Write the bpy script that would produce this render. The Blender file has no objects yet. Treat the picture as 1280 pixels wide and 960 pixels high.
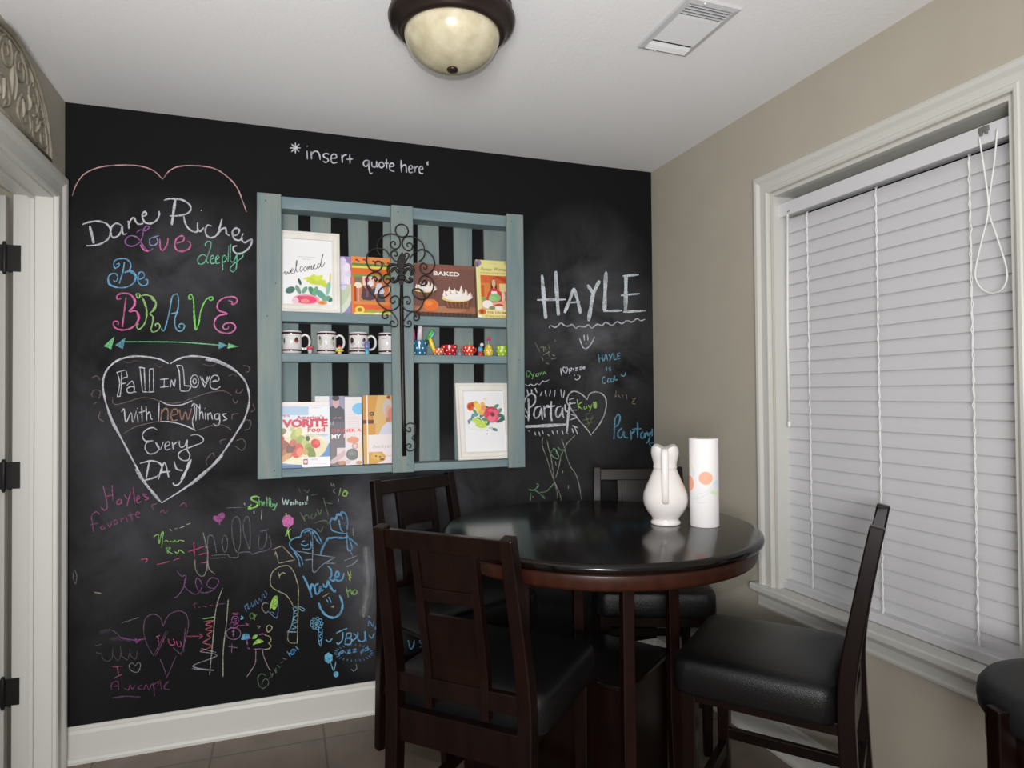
import bpy, math, random
from mathutils import Vector, Matrix
random.seed(7)
S = bpy.context.scene
COL = S.collection

# ------------------------------------------------------------------ camera
CAM = Vector((0.7639, -2.8174, 1.3371))
YAW, PITCH, ROLL, FPX = 0.33755, 0.016135, -0.0087005, 813.83
def cam_axes():
    cy, sy = math.cos(YAW), math.sin(YAW)
    f = Vector((sy*math.cos(PITCH), cy*math.cos(PITCH), math.sin(PITCH)))
    r0 = Vector((cy, -sy, 0)); u0 = r0.cross(f)
    r = r0*math.cos(ROLL) + u0*math.sin(ROLL)
    return r, r.cross(f), f
RX, UX, FX = cam_axes()
cd = bpy.data.cameras.new('camera'); cam = bpy.data.objects.new('camera', cd); COL.objects.link(cam)
cd.sensor_width = 36; cd.lens = FPX*36/1280; cd.clip_start = .02
cam.matrix_world = Matrix(((RX.x, UX.x, -FX.x, CAM.x), (RX.y, UX.y, -FX.y, CAM.y), (RX.z, UX.z, -FX.z, CAM.z), (0, 0, 0, 1)))
S.camera = cam

# ------------------------------------------------------------------ light
S.view_settings.view_transform = 'Standard'; S.view_settings.look = 'None'
S.view_settings.exposure = -.33; S.view_settings.gamma = 1; S.view_settings.use_curve_mapping = False
w = bpy.data.worlds.new('world'); S.world = w; w.use_nodes = True
w.node_tree.nodes['Background'].inputs[0].default_value = (1, .99, .97, 1)
w.node_tree.nodes['Background'].inputs[1].default_value = .47
def light(name, kind, loc, energy, color=(1, 1, 1), target=None, **kw):
    l = bpy.data.lights.new(name, kind); l.energy = energy; l.color = color
    for k, v in kw.items(): setattr(l, k, v)
    o = bpy.data.objects.new(name, l); COL.objects.link(o); o.location = loc
    if target is not None: o.rotation_euler = (Vector(target)-Vector(loc)).to_track_quat('-Z', 'Y').to_euler()
    return o
FL = CAM + UX*.085 + FX*.02
light('camera_flash', 'SPOT', FL, 88, (.97, .985, 1), FL+FX*3-RX*.85+UX*.55, spot_size=math.radians(122), spot_blend=1, shadow_soft_size=.012)
light('room_fill', 'POINT', (.45, -4.1, 1.3), 115, (1, .98, .955), shadow_soft_size=.32)  # added fill behind the camera, lifts ceiling and walls; no such fixture is seen
light('ceiling_fill', 'AREA', (.45, -3.4, 1.25), 52, (1, .985, .975), (1.0, -.9, 2.44), shape='DISK', size=.6)  # added upward fill that only brightens the ceiling, stands for no seen lamp

# ------------------------------------------------------------------ helpers
def lin(c):
    return tuple((x/255/12.92 if x/255 <= .04045 else ((x/255+.055)/1.055)**2.4) for x in c)
MATS = {}
def base_mat(name):
    m = bpy.data.materials.new(name); m.use_nodes = True
    return m, m.node_tree, m.node_tree.nodes['Principled BSDF']
def plain(name, rgb, rough=.5, metal=0, spec=.5, coat=0, var=0, scale=30, bump=0, bscale=200, stretch=(1, 1, 1), rgb2=None, detail=4):
    """albedo rgb is linear; rgb2 the other tone of a noise mix; all in object space"""
    if name in MATS: return MATS[name]
    m, nt, b = base_mat(name)
    b.inputs['Base Color'].default_value = (*rgb, 1); b.inputs['Roughness'].default_value = rough
    b.inputs['Metallic'].default_value = metal; b.inputs['Specular IOR Level'].default_value = spec
    b.inputs['Coat Weight'].default_value = coat; b.inputs['Coat Roughness'].default_value = .12
    if rgb2 or bump:
        tc = nt.nodes.new('ShaderNodeTexCoord'); mp = nt.nodes.new('ShaderNodeMapping')
        mp.inputs['Scale'].default_value = stretch
        nt.links.new(tc.outputs['Object'], mp.inputs[0])
    if rgb2:
        n = nt.nodes.new('ShaderNodeTexNoise'); n.inputs['Scale'].default_value = scale; n.inputs['Detail'].default_value = detail
        r = nt.nodes.new('ShaderNodeValToRGB'); r.color_ramp.elements[0].position = .35; r.color_ramp.elements[1].position = .68
        r.color_ramp.elements[0].color = (*rgb, 1); r.color_ramp.elements[1].color = (*rgb2, 1)
        nt.links.new(mp.outputs[0], n.inputs['Vector']); nt.links.new(n.outputs[0], r.inputs[0]); nt.links.new(r.outputs[0], b.inputs['Base Color'])
    if bump:
        n2 = nt.nodes.new('ShaderNodeTexNoise'); n2.inputs['Scale'].default_value = bscale; n2.inputs['Detail'].default_value = 3
        bp = nt.nodes.new('ShaderNodeBump'); bp.inputs['Strength'].default_value = bump; bp.inputs['Distance'].default_value = .002
        nt.links.new(mp.outputs[0], n2.inputs['Vector']); nt.links.new(n2.outputs[0], bp.inputs['Height']); nt.links.new(bp.outputs[0], b.inputs['Normal'])
    MATS[name] = m
    return m
def ink(rgb, rough=.45):
    """printed or glazed colour given in sRGB 0-255"""
    k = 'colour_%d_%d_%d_%d' % (*rgb, int(rough*100))
    return plain(k, lin(rgb), rough)

class MB:
    def __init__(s): s.v = []; s.f = []; s.m = []; s.mats = []; s.sm = []
    def mi(s, mat):
        if mat not in s.mats: s.mats.append(mat)
        return s.mats.index(mat)
    def add(s, vs, fs, mat=None, smooth=False, M=None):
        o = len(s.v)
        s.v += [tuple(M @ Vector(p)) if M else tuple(p) for p in vs]
        k = s.mi(mat)
        for f in fs: s.f.append([i+o for i in f]); s.m.append(k); s.sm.append(smooth)
        return s
    def box(s, x0, x1, y0, y1, z0, z1, mat=None, M=None):
        vs = [(x, y, z) for z in (z0, z1) for y in (y0, y1) for x in (x0, x1)]
        fs = [(0, 2, 3, 1), (4, 5, 7, 6), (0, 1, 5, 4), (2, 6, 7, 3), (0, 4, 6, 2), (1, 3, 7, 5)]
        return s.add(vs, fs, mat, False, M)
    def cbox(s, c, d, mat=None, M=None):
        return s.box(c[0]-d[0]/2, c[0]+d[0]/2, c[1]-d[1]/2, c[1]+d[1]/2, c[2]-d[2]/2, c[2]+d[2]/2, mat, M)
    def loft(s, rings, mat=None, smooth=True, caps=True, closed=True, M=None):
        n = len(rings[0]); vs = [p for r in rings for p in r]; fs = []
        for i in range(len(rings)-1):
            for j in range(n if closed else n-1):
                a = i*n+j; b = i*n+(j+1) % n
                fs.append((a, b, b+n, a+n))
        if caps: fs.append(tuple(range(n-1, -1, -1))); fs.append(tuple((len(rings)-1)*n+i for i in range(n)))
        return s.add(vs, fs, mat, smooth, M)
    def lathe(s, prof, mat=None, n=32, c=(0, 0, 0), smooth=True, caps=True, M=None, sx=1, sy=1):
        rings = [[(c[0]+r*sx*math.cos(2*math.pi*k/n), c[1]+r*sy*math.sin(2*math.pi*k/n), c[2]+z) for k in range(n)] for r, z in prof]
        return s.loft(rings, mat, smooth, caps, True, M)
    def tube(s, pts, r, mat=None, n=8, M=None, taper=None, flat=1):
        pts = [Vector(p) for p in pts]; rings = []; prev = None
        for i, p in enumerate(pts):
            t = (pts[min(i+1, len(pts)-1)]-pts[max(i-1, 0)])
            if t.length < 1e-9: t = Vector((0, 0, 1))
            t.normalize()
            if prev is None:
                a = Vector((0, 1, 0)) if abs(t.y) < .9 else Vector((1, 0, 0))
            else: a = prev
            a = (a - t*a.dot(t)); a.normalize(); prev = a; b = t.cross(a)
            rr = r if taper is None else r*taper(i/(len(pts)-1))
            rings.append([tuple(p + a*rr*flat*math.cos(2*math.pi*k/n) + b*rr*math.sin(2*math.pi*k/n)) for k in range(n)])
        return s.loft(rings, mat, True, True, True, M)
    def sweep(s, pts, wx, wn, mat=None, M=None, smooth=False):
        """rectangular bar in the y-z plane swept along (y,z,width scale) points, width wx along x, thickness wn"""
        rings = []
        for i, p in enumerate(pts):
            q0 = pts[max(i-1, 0)]; q1 = pts[min(i+1, len(pts)-1)]
            ty, tz = q1[0]-q0[0], q1[1]-q0[1]; L = math.hypot(ty, tz); ny, nz = -tz/L, ty/L
            k = p[2] if len(p) > 2 else 1; a = wn/2*k; wxk = wx/2*k
            rings.append([(-wxk, p[0]-ny*a, p[1]-nz*a), (wxk, p[0]-ny*a, p[1]-nz*a), (wxk, p[0]+ny*a, p[1]+nz*a), (-wxk, p[0]+ny*a, p[1]+nz*a)])
        return s.loft(rings, mat, smooth, True, True, M)
    def prism(s, poly, y0, y1, mat=None, M=None):
        """polygon in x-z extruded along y"""
        n = len(poly)
        vs = [(p[0], y0, p[1]) for p in poly] + [(p[0], y1, p[1]) for p in poly]
        fs = [tuple(range(n)), tuple(range(2*n-1, n-1, -1))] + [(i, i+n, (i+1) % n+n, (i+1) % n) for i in range(n)]
        return s.add(vs, fs, mat, False, M)
    def sphere(s, c, r, mat=None, n=16, sz=1, M=None, sx=1, sy=1):
        prof = [(max(r*math.sin(math.pi*i/10), 1e-5), -r*sz*math.cos(math.pi*i/10)) for i in range(11)]
        return s.lathe(prof, mat, n, c, True, True, M, sx, sy)
    def build(s, name, mat=None, parent=None, bevel=0, seg=2, label=None, shade=None, sub=0):
        me = bpy.data.meshes.new(name); me.from_pydata(s.v, [], s.f)
        ml = [x if x is not None else mat for x in s.mats]
        for x in ml: me.materials.append(x)
        me.polygons.foreach_set('material_index', s.m)
        me.polygons.foreach_set('use_smooth', [True]*len(s.f) if shade else s.sm)
        me.update()
        o = bpy.data.objects.new(name, me); COL.objects.link(o)
        if parent: o.parent = parent
        if bevel:
            b = o.modifiers.new('bevel', 'BEVEL'); b.width = bevel; b.segments = seg; b.limit_method = 'ANGLE'; b.angle_limit = math.radians(40)
        if sub:
            b = o.modifiers.new('sub', 'SUBSURF'); b.levels = sub; b.render_levels = sub
        if label: o['label'] = label
        return o
def tag(o, label, cat, group=None, kind=None):
    o['label'] = label; o['category'] = cat
    if group: o['group'] = group
    if kind: o['kind'] = kind
    return o
def thing(name, label, cat, loc=(0, 0, 0), rz=0, group=None, rx=0):
    o = bpy.data.objects.new(name, None); COL.objects.link(o); o.empty_display_size = .1
    o.location = loc; o.rotation_euler = (rx, 0, rz)
    return tag(o, label, cat, group)
def struct(o): o['kind'] = 'structure'; return o
def ray(px, py): return FX + RX*((px-640)/FPX) - UX*((py-480)/FPX)
def at(px, py, y):
    """point of the photograph on the plane parallel to the chalkboard wall at depth y"""
    d = ray(px, py); return CAM + d*((y-CAM.y)/d.y)
def onx(px, py, x):
    d = ray(px, py); return CAM + d*((x-CAM.x)/d.x)
def smoothpath(P, n=6):
    if len(P) < 3: return list(P)
    out = []
    for i in range(len(P)-1):
        p0 = P[max(i-1, 0)]; p1 = P[i]; p2 = P[i+1]; p3 = P[min(i+2, len(P)-1)]
        for k in range(n):
            t = k/n
            out.append(tuple(.5*((2*b)+(-a+c)*t+(2*a-5*b+4*c-d)*t*t+(-a+3*b-3*c+d)*t**3) for a, b, c, d in zip(p0, p1, p2, p3)))
    out.append(tuple(P[-1])); return out
_TXT = {}
def text_mesh(txt, bold=0, shear=0):
    k = (txt, bold, shear)
    if k not in _TXT:
        c = bpy.data.curves.new('lettering', 'FONT'); c.body = txt; c.size = 1; c.offset = bold; c.shear = shear; c.align_x = 'LEFT'; c.resolution_u = 3
        o = bpy.data.objects.new('lettering', c); COL.objects.link(o)
        dg = bpy.context.evaluated_depsgraph_get(); me = o.evaluated_get(dg).to_mesh()
        vs = [(v.co.x, v.co.y) for v in me.vertices]; fs = [tuple(p.vertices) for p in me.polygons]
        o.evaluated_get(dg).to_mesh_clear(); bpy.data.objects.remove(o); bpy.data.curves.remove(c)
        _TXT[k] = (vs, fs)
    return _TXT[k]
class Art:
    """flat print on a cover: unit coordinates u,v over width w and height h, on the plane y=0 facing -y, layer by layer"""
    def __init__(s, w, h, x0=None, z0=0, y=0, step=.00012): s.mb = MB(); s.w = w; s.h = h; s.k = 0; s.x0 = -w/2 if x0 is None else x0; s.z0 = z0; s.y = y; s.step = step
    def P(s, u, v): return (s.x0+u*s.w, s.y-s.k*s.step, s.z0+v*s.h)
    def poly(s, pts, c):
        for ax in (0, 1):          # keep the print inside its sheet
            for lim, sg in ((0, 1), (1, -1)):
                q = []
                for i, a in enumerate(pts):
                    b = pts[(i+1) % len(pts)]; da, db = sg*(a[ax]-lim), sg*(b[ax]-lim)
                    if da >= 0: q.append(a)
                    if da*db < 0: t = da/(da-db); q.append((a[0]+(b[0]-a[0])*t, a[1]+(b[1]-a[1])*t))
                pts = q
        if len(pts) < 3: return s
        s.k += 1; s.mb.add([s.P(u, v) for u, v in pts], [tuple(range(len(pts)))], ink(c)); return s
    def rect(s, u0, v0, u1, v1, c): return s.poly([(u0, v0), (u1, v0), (u1, v1), (u0, v1)], c)
    def ell(s, cu, cv, ru, rv, c, rot=0, n=20):
        ca, sa = math.cos(rot), math.sin(rot); pts = []
        for i in range(n):
            a = 2*math.pi*i/n; x, y = ru*s.w*math.cos(a), rv*s.h*math.sin(a)
            pts.append((cu+(x*ca-y*sa)/s.w, cv+(x*sa+y*ca)/s.h))
        return s.poly(pts, c)
    def line(s, pts, wd, c):
        """a stroke of width wd (in metres)"""
        s.k += 1; P = smoothpath([(u*s.w, v*s.h) for u, v in pts], 5); L = []; R = []
        for i, p in enumerate(P):
            a = P[max(i-1, 0)]; b = P[min(i+1, len(P)-1)]; tx, ty = b[0]-a[0], b[1]-a[1]; l = math.hypot(tx, ty) or 1
            L.append((p[0]-ty/l*wd/2, p[1]+tx/l*wd/2)); R.append((p[0]+ty/l*wd/2, p[1]-tx/l*wd/2))
        vs = [s.P(x/s.w, y/s.h) for x, y in L+R]; n = len(P)
        s.mb.add(vs, [(i+n, i+n+1, i+1, i) for i in range(n-1)], ink(c)); return s
    def text(s, t, u0, v0, u1, vh, c, bold=0, shear=0):
        """t from u0 to u1 (fitted), baseline v0, capital height vh"""
        s.k += 1; vs, fs = text_mesh(t, bold, shear)
        x0 = min(p[0] for p in vs); x1 = max(p[0] for p in vs)
        s.mb.add([s.P(u0+(p[0]-x0)/(x1-x0)*(u1-u0), v0+p[1]/.69*vh) for p in vs], fs, ink(c)); return s
    def build(s, name, parent, label=None): return s.mb.build(name, None, parent, label=label)

# ------------------------------------------------------------------ room
W, H = 2.498, 2.44
white = plain('white_trim_paint', (.60, .595, .555), .42)
taupe = plain('taupe_wall_paint', (.44, .40, .33), .75, rgb2=(.46, .42, .345), scale=6, bump=.15, bscale=260)
ceil_m = plain('ceiling_paint', (.90, .90, .91), .9, bump=.35, bscale=90)
black_iron = plain('black_iron', (.008, .007, .007), .45, spec=.4)

def tile_floor():
    m, nt, b = base_mat('brown_floor_tile'); N = nt.nodes.new; L = nt.links.new
    tc = N('ShaderNodeTexCoord'); mp = N('ShaderNodeMapping'); mp.inputs['Location'].default_value = (-.506+.405*4, .15+.405*20, 0)
    L(tc.outputs['Object'], mp.inputs[0])
    br = N('ShaderNodeTexBrick'); br.offset = 0; br.inputs['Scale'].default_value = 1; br.inputs['Brick Width'].default_value = .405; br.inputs['Row Height'].default_value = .405
    br.inputs['Mortar Size'].default_value = .0045; br.inputs['Mortar Smooth'].default_value = .3
    L(mp.outputs[0], br.inputs['Vector'])
    n = N('ShaderNodeTexNoise'); n.inputs['Scale'].default_value = 7; n.inputs['Detail'].default_value = 6; L(tc.outputs['Object'], n.inputs['Vector'])
    r = N('ShaderNodeValToRGB'); r.color_ramp.elements[0].position = .3; r.color_ramp.elements[1].position = .7
    r.color_ramp.elements[0].color = (.135, .104, .082, 1); r.color_ramp.elements[1].color = (.19, .146, .117, 1); L(n.outputs[0], r.inputs[0])
    L(r.outputs[0], br.inputs['Color1']); L(r.outputs[0], br.inputs['Color2']); br.inputs['Mortar'].default_value = (.085, .070, .056, 1)
    L(br.outputs[0], b.inputs['Base Color']); b.inputs['Roughness'].default_value = .42
    bp = N('ShaderNodeBump'); bp.inputs['Strength'].default_value = .4; bp.inputs['Distance'].default_value = .002; bp.invert = True
    L(br.outputs['Fac'], bp.inputs['Height']); L(bp.outputs[0], b.inputs['Normal'])
    return m
def chalkboard():
    m, nt, b = base_mat('chalkboard_paint'); N = nt.nodes.new; L = nt.links.new
    tc = N('ShaderNodeTexCoord')
    n = N('ShaderNodeTexNoise'); n.inputs['Scale'].default_value = 3.2; n.inputs['Detail'].default_value = 7; n.inputs['Roughness'].default_value = .62; n.inputs['Distortion'].default_value = .6
    L(tc.outputs['Object'], n.inputs['Vector'])
    acc = None
    # wiped areas, each an ellipse (x, z, rx, rz, strength) of rubbed-in chalk dust
    for x, z, rx, rz, k in [(.40, 1.90, .50, .26, .65), (.38, 1.36, .60, .75, .45), (2.15, 1.62, .46, .66, 1.25), (1.95, .75, .9, .5, .5), (1.12, .62, .24, .50, 1.3), (.85, .75, .4, .4, .45), (.35, .75, .45, .35, .3), (1.3, .95, .5, .25, .55), (.13, .9, .2, .9, .35)]:
        mp = N('ShaderNodeMapping'); mp.vector_type = 'TEXTURE'; mp.inputs['Location'].default_value = (x, 0, z); mp.inputs['Scale'].default_value = (rx, 1, rz)
        g = N('ShaderNodeTexGradient'); g.gradient_type = 'SPHERICAL'; L(tc.outputs['Object'], mp.inputs[0]); L(mp.outputs[0], g.inputs[0])
        s = N('ShaderNodeMath'); s.operation = 'MULTIPLY'; s.inputs[1].default_value = k; L(g.outputs['Fac'], s.inputs[0])
        if acc is None: acc = s
        else:
            a = N('ShaderNodeMath'); a.operation = 'ADD'; L(acc.outputs[0], a.inputs[0]); L(s.outputs[0], a.inputs[1]); acc = a
    mr = N('ShaderNodeMapRange'); mr.inputs['From Min'].default_value = .30; mr.inputs['From Max'].default_value = .75; L(n.outputs[0], mr.inputs[0])
    mu = N('ShaderNodeMath'); mu.operation = 'MULTIPLY'; mu.use_clamp = True; L(acc.outputs[0], mu.inputs[0]); L(mr.outputs[0], mu.inputs[1])
    mx = N('ShaderNodeMix'); mx.data_type = 'RGBA'; mx.inputs[6].default_value = (.0085, .0085, .0095, 1); mx.inputs[7].default_value = (.118, .118, .128, 1)
    L(mu.outputs[0], mx.inputs[0]); L(mx.outputs[2], b.inputs['Base Color'])
    b.inputs['Roughness'].default_value = .8; b.inputs['Specular IOR Level'].default_value = .12
    return m
struct(MB().box(-1.6, W+.14, -4.8, .12, -.1, 0).build('floor', tile_floor()))
struct(MB().box(-1.6, W+.14, -3.3, .12, H, H+.1).build('ceiling', ceil_m))
board_m = chalkboard()
wall_back = struct(MB().box(0, W, 0, .12, 0, H).build('wall_back', board_m))
struct(MB().box(-1.6, 0, 0, .12, 0, H).build('wall_hall', taupe))
# left wall with a doorway from y=-.13 to y=-.93
DY0, DY1, DZ = -.13, -.93, 2.045
mb = MB(); mb.box(-.115, 0, DY0+.018, 0, 0, H).box(-.115, 0, -1.9, DY1-.018, 0, H).box(-.115, 0, DY1-.018, DY0+.018, DZ+.018, H)
wall_left = struct(mb.build('wall_left', taupe))
# right wall with a window opening
WY0, WY1, WZ0, WZ1 = -.838, -1.703, .60, 2.083
mb = MB(); mb.box(W, W+.14, WY0, 0, 0, H).box(W, W+.14, -2.9, WY1, 0, H).box(W, W+.14, WY1, WY0, 0, WZ0).box(W, W+.14, WY1, WY0, WZ1, H)
wall_right = struct(mb.build('wall_right', taupe))
# baseboards: profile extruded along the wall
def baseboard(name, p0, p1, nrm):
    prof = [(0, 0), (.028, 0), (.028, .010), (.024, .018), (.016, .022), (.015, .105), (.010, .116), (.010, .122), (.004, .130), (0, .130)]
    a, b = Vector(p0), Vector(p1); n = Vector(nrm)
    rings = [[tuple(q+n*d+Vector((0, 0, z))) for d, z in prof] for q in (a, b)]
    return struct(MB().loft(rings, white, False).build(name, white))
baseboard('baseboard_back', (0, 0, 0), (W, 0, 0), (0, -1, 0))
baseboard('baseboard_right', (W, 0, 0), (W, -2.9, 0), (-1, 0, 0))
baseboard('baseboard_left', (0, -1.06, 0), (0, -1.9, 0), (1, 0, 0))

# door casing, jamb, leaf and hinges
def casing_profile(wd): return [(0, 0), (0, .011), (.006, .015), (.014, .015), (.018, .012), (wd*.55, .0125), (wd*.62, .016), (wd*.72, .021), (wd-.008, .022), (wd, .018), (wd, 0)]
def casing(name, inner, outer_w, plane_x, sgn, bottom, mat, head_only=False):
    """mitred casing round an opening in an x-plane: inner=(y_a,y_b,z_top); leaves the wall towards sgn*x"""
    ya, yb, zt = inner; prof = casing_profile(outer_w); mb = MB()
    def ring(corner):
        out = []
        for d, t in prof:
            y, z = {'ab': (ya+d, bottom), 'at': (ya+d, zt+d), 'bt': (yb-d, zt+d), 'bb': (yb-d, bottom)}[corner]
            out.append((plane_x+sgn*t, y, z))
        return out
    mb.loft([ring('ab'), ring('at'), ring('bt'), ring('bb')], mat, False)
    return struct(mb.build(name, mat))
casing('trim_1', (DY0+.006, DY1-.006, DZ+.006), .092, 0, 1, 0, white)
mb = MB()
mb.box(-.118, 0, DY0, DY0+.018, 0, DZ+.018).box(-.118, 0, DY1-.018, DY1, 0, DZ+.018).box(-.118, 0, DY1, DY0, DZ, DZ+.018)
mb.box(-.066, -.053, DY0-.011, DY0, 0, DZ-.011).box(-.066, -.053, DY1, DY1+.011, 0, DZ-.011).box(-.066, -.053, DY1, DY0, DZ-.011, DZ)
door_frame = struct(mb.build('trim_2', white, bevel=.0015))
# open leaf, swung back into the hall, hinged on the jamb by three black hinges
leaf = MB(); leaf.box(-.90, -.140, DY0+.001, DY0+.036, .012, DZ-.004)
for z0, z1 in ((.16, .78), (.92, 1.88)):
    for x0, x1 in ((-.80, -.55), (-.49, -.24)):
        leaf.box(x0, x1, DY0-.004, DY0+.001, z0, z1); leaf.box(x0+.03, x1-.03, DY0-.008, DY0-.004, z0+.03, z1-.03)
door_1 = struct(leaf.build('door_1', white, bevel=.002))
for z in (1.823, 1.074, .335):
    h = MB(); h.box(-.138, -.094, DY0-.0035, DY0, z-.046, z+.046)
    h.box(-.165, -.141, DY0-.0035, DY0+.001, z-.046, z+.046)
    h.lathe([(.0065, -.05), (.0065, .05)], None, 12, (-.1405, DY0-.006, z)).sphere((-.1405, DY0-.006, z+.052), .0055).sphere((-.1405, DY0-.006, z-.052), .0055)
    h.build('door_hinge', black_iron, door_1, bevel=.0015, label='black door hinge')

# window: casing, stool, apron, jamb, sash, pane
casing('trim_3', (WY0+.004, WY1-.004, WZ1+.004), .072, W, -1, .607, white)
mb = MB(); mb.box(W-.045, W+.105, WY1-.10, WY0+.10, .581, .607)
win = struct(mb.build('window_1', white, bevel=.006, seg=3))
ap = MB(); prof = [(0, .0), (.014, .0), (.016, .008), (.012, .016), (.012, .040), (.020, .052), (.024, .062), (0, .062)]
ap.loft([[(W-d, y, .519+z) for d, z in prof] for y in (WY0+.085, WY1-.085)], None, False); ap.build('window_apron', white, win)
jb = MB(); jb.box(W, W+.13, WY0-.012, WY0, .607, WZ1-.012).box(W, W+.13, WY1, WY1+.012, .607, WZ1-.012).box(W, W+.13, WY1, WY0, WZ1-.012, WZ1)
jb.build('window_frame', white, win)
sa = MB()
for z0, z1, x in ((.607, 1.36, W+.105), (1.33, WZ1-.012, W+.118)):
    sa.box(x, x+.02, WY0-.055, WY0-.012, z0, z1).box(x, x+.02, WY1+.012, WY1+.055, z0, z1).box(x, x+.02, WY1+.055, WY0-.055, z0, z0+.045).box(x, x+.02, WY1+.055, WY0-.055, z1-.045, z1)
sa.build('window_sash', white, win)
MB().box(W+.122, W+.128, WY1+.03, WY0-.03, .63, WZ1-.03).build('window_pane', plain('night_glass', (.004, .005, .008), .04), win)  # opaque black pane: the dark of night outside is put into its colour

# ------------------------------------------------------------------ chalk on the board
CH = {}
def chalk_mat(rgb, a):
    k = (rgb, a)
    if k in CH: return CH[k]
    m, nt, b = base_mat('chalk_%d_%d_%d_%d' % (*rgb, int(a*100))); N = nt.nodes.new; L = nt.links.new
    b.inputs['Base Color'].default_value = (*[min(1, 1.08*(.84*c+.16*sum(lin(rgb))/3)) for c in lin(rgb)], 1); b.inputs['Roughness'].default_value = 1; b.inputs['Specular IOR Level'].default_value = 0
    tc = N('ShaderNodeTexCoord'); n = N('ShaderNodeTexNoise'); n.inputs['Scale'].default_value = 330; n.inputs['Detail'].default_value = 2; L(tc.outputs['Object'], n.inputs['Vector'])
    n2 = N('ShaderNodeTexNoise'); n2.inputs['Scale'].default_value = 28; n2.inputs['Detail'].default_value = 2; L(tc.outputs['Object'], n2.inputs['Vector'])
    r = N('ShaderNodeMapRange'); r.inputs['From Min'].default_value = .36; r.inputs['From Max'].default_value = .58; r.inputs['To Min'].default_value = .45*a; r.inputs['To Max'].default_value = min(1, 1.15*a)
    r2 = N('ShaderNodeMapRange'); r2.inputs['From Min'].default_value = .3; r2.inputs['From Max'].default_value = .6; r2.inputs['To Min'].default_value = .55; r2.inputs['To Max'].default_value = 1
    mu = N('ShaderNodeMath'); mu.operation = 'MULTIPLY'
    L(n.outputs[0], r.inputs[0]); L(n2.outputs[0], r2.inputs[0]); L(r.outputs[0], mu.inputs[0]); L(r2.outputs[0], mu.inputs[1]); L(mu.outputs[0], b.inputs['Alpha'])
    CH[k] = m; return m
LAYER = [0]
WHITE, PINK, BLUE, GREEN, PURPLE, TEAL, GREY, BROWN = (206, 206, 216), (226, 98, 168), (98, 172, 220), (140, 222, 108), (160, 96, 168), (92, 160, 176), (168, 168, 172), (176, 128, 104)
def chalk(name, label, crop, groups):
    """groups: (colour, width px, alpha, strokes, fills) with coordinates of a detail view: crop=(x0,y0,scale)"""
    mb = MB(); x0, y0, sc = crop
    def wp(p): q = at(p[0], p[1], -(.0009+LAYER[0]*.000012)); return tuple(q)
    def parse(t): return [[(x0+float(a.split(',')[0])*sc, y0+float(a.split(',')[1])*sc) for a in st.split()] for st in t.split(';') if st.strip()]
    for g in groups:
        rgb, wd, al, strokes = g[:4]; m = chalk_mat(rgb, round(al*DIM.get(crop, 1), 2))
        for st in parse(strokes):
            LAYER[0] += 1
            if len(st) == 1: st = [st[0], (st[0][0]+.8, st[0][1]+.8)]
            P = smoothpath(st, 6) if len(st) > 2 else st
            if len(P) == 2: P = [tuple(P[0][i]+(P[1][i]-P[0][i])*k/4 for i in (0, 1)) for k in range(5)]
            vs = []; n = len(P); ph = random.random()*6
            for i, p in enumerate(P):
                a = P[max(i-1, 0)]; b = P[min(i+1, n-1)]; tx, ty = b[0]-a[0], b[1]-a[1]; l = math.hypot(tx, ty) or 1
                e = 1-.45*(abs(2*i/(n-1)-1)**8); k = wd*.42*e*(1+.16*math.sin(i*.9+ph))
                vs += [wp((p[0]-ty/l*k, p[1]+tx/l*k)), wp((p[0]+ty/l*k, p[1]-tx/l*k))]
            mb.add(vs, [(2*i, 2*i+1, 2*i+3, 2*i+2) for i in range(n-1)], m)
        if len(g) > 4:
            for st in parse(g[4]):
                LAYER[0] += 1; P = smoothpath(st+[st[0]], 4)[:-1] if len(st) > 3 else st
                mb.add([wp(p) for p in P], [tuple(range(len(P)))], m)
    return mb.build(name, None, wall_back, label=label)
def star(cx, cy, r, n=4, a0=0):
    return ' ; '.join('%g,%g %g,%g' % (cx-r*math.cos(a0+math.pi*i/n), cy-r*math.sin(a0+math.pi*i/n), cx+r*math.cos(a0+math.pi*i/n), cy+r*math.sin(a0+math.pi*i/n)) for i in range(n))
def ring(cx, cy, rx, ry=None, n=12):
    ry = ry or rx
    return ' '.join('%g,%g' % (cx+rx*math.cos(2*math.pi*i/n), cy+ry*math.sin(2*math.pi*i/n)) for i in range(n+1))
def blob(cx, cy, rx, ry=None, n=12):
    ry = ry or rx
    return ' '.join('%g,%g' % (cx+rx*math.cos(2*math.pi*i/n)*(1+.12*(i % 2)), cy+ry*math.sin(2*math.pi*i/n)*(1+.12*(i % 2))) for i in range(n))
K0, K1, K2, K3 = (0, 120, .265625), (90, 230, .1875), (120, 360, .15625), (60, 400, .21875)
K4, K5, K7, K8, K9, K10 = (70, 590, .203125), (70, 720, .203125), (310, 740, .171875), (640, 310, .15625), (640, 410, .15625), (340, 160, .171875)
DIM = {}
Q1, Q2, Q3, Q4, Q5, Q6 = (310, 610, .109375), (270, 700, .109375), (270, 770, .109375), (370, 690, .109375), (240, 620, .109375), (650, 540, .104167)
DIM.update({K4: .72, K5: .62, Q5: .62, Q2: .78, Q3: .8, Q1: .85, Q4: .9, K7: .92, Q6: .8})   # older, rubbed drawings low on the wall
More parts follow.
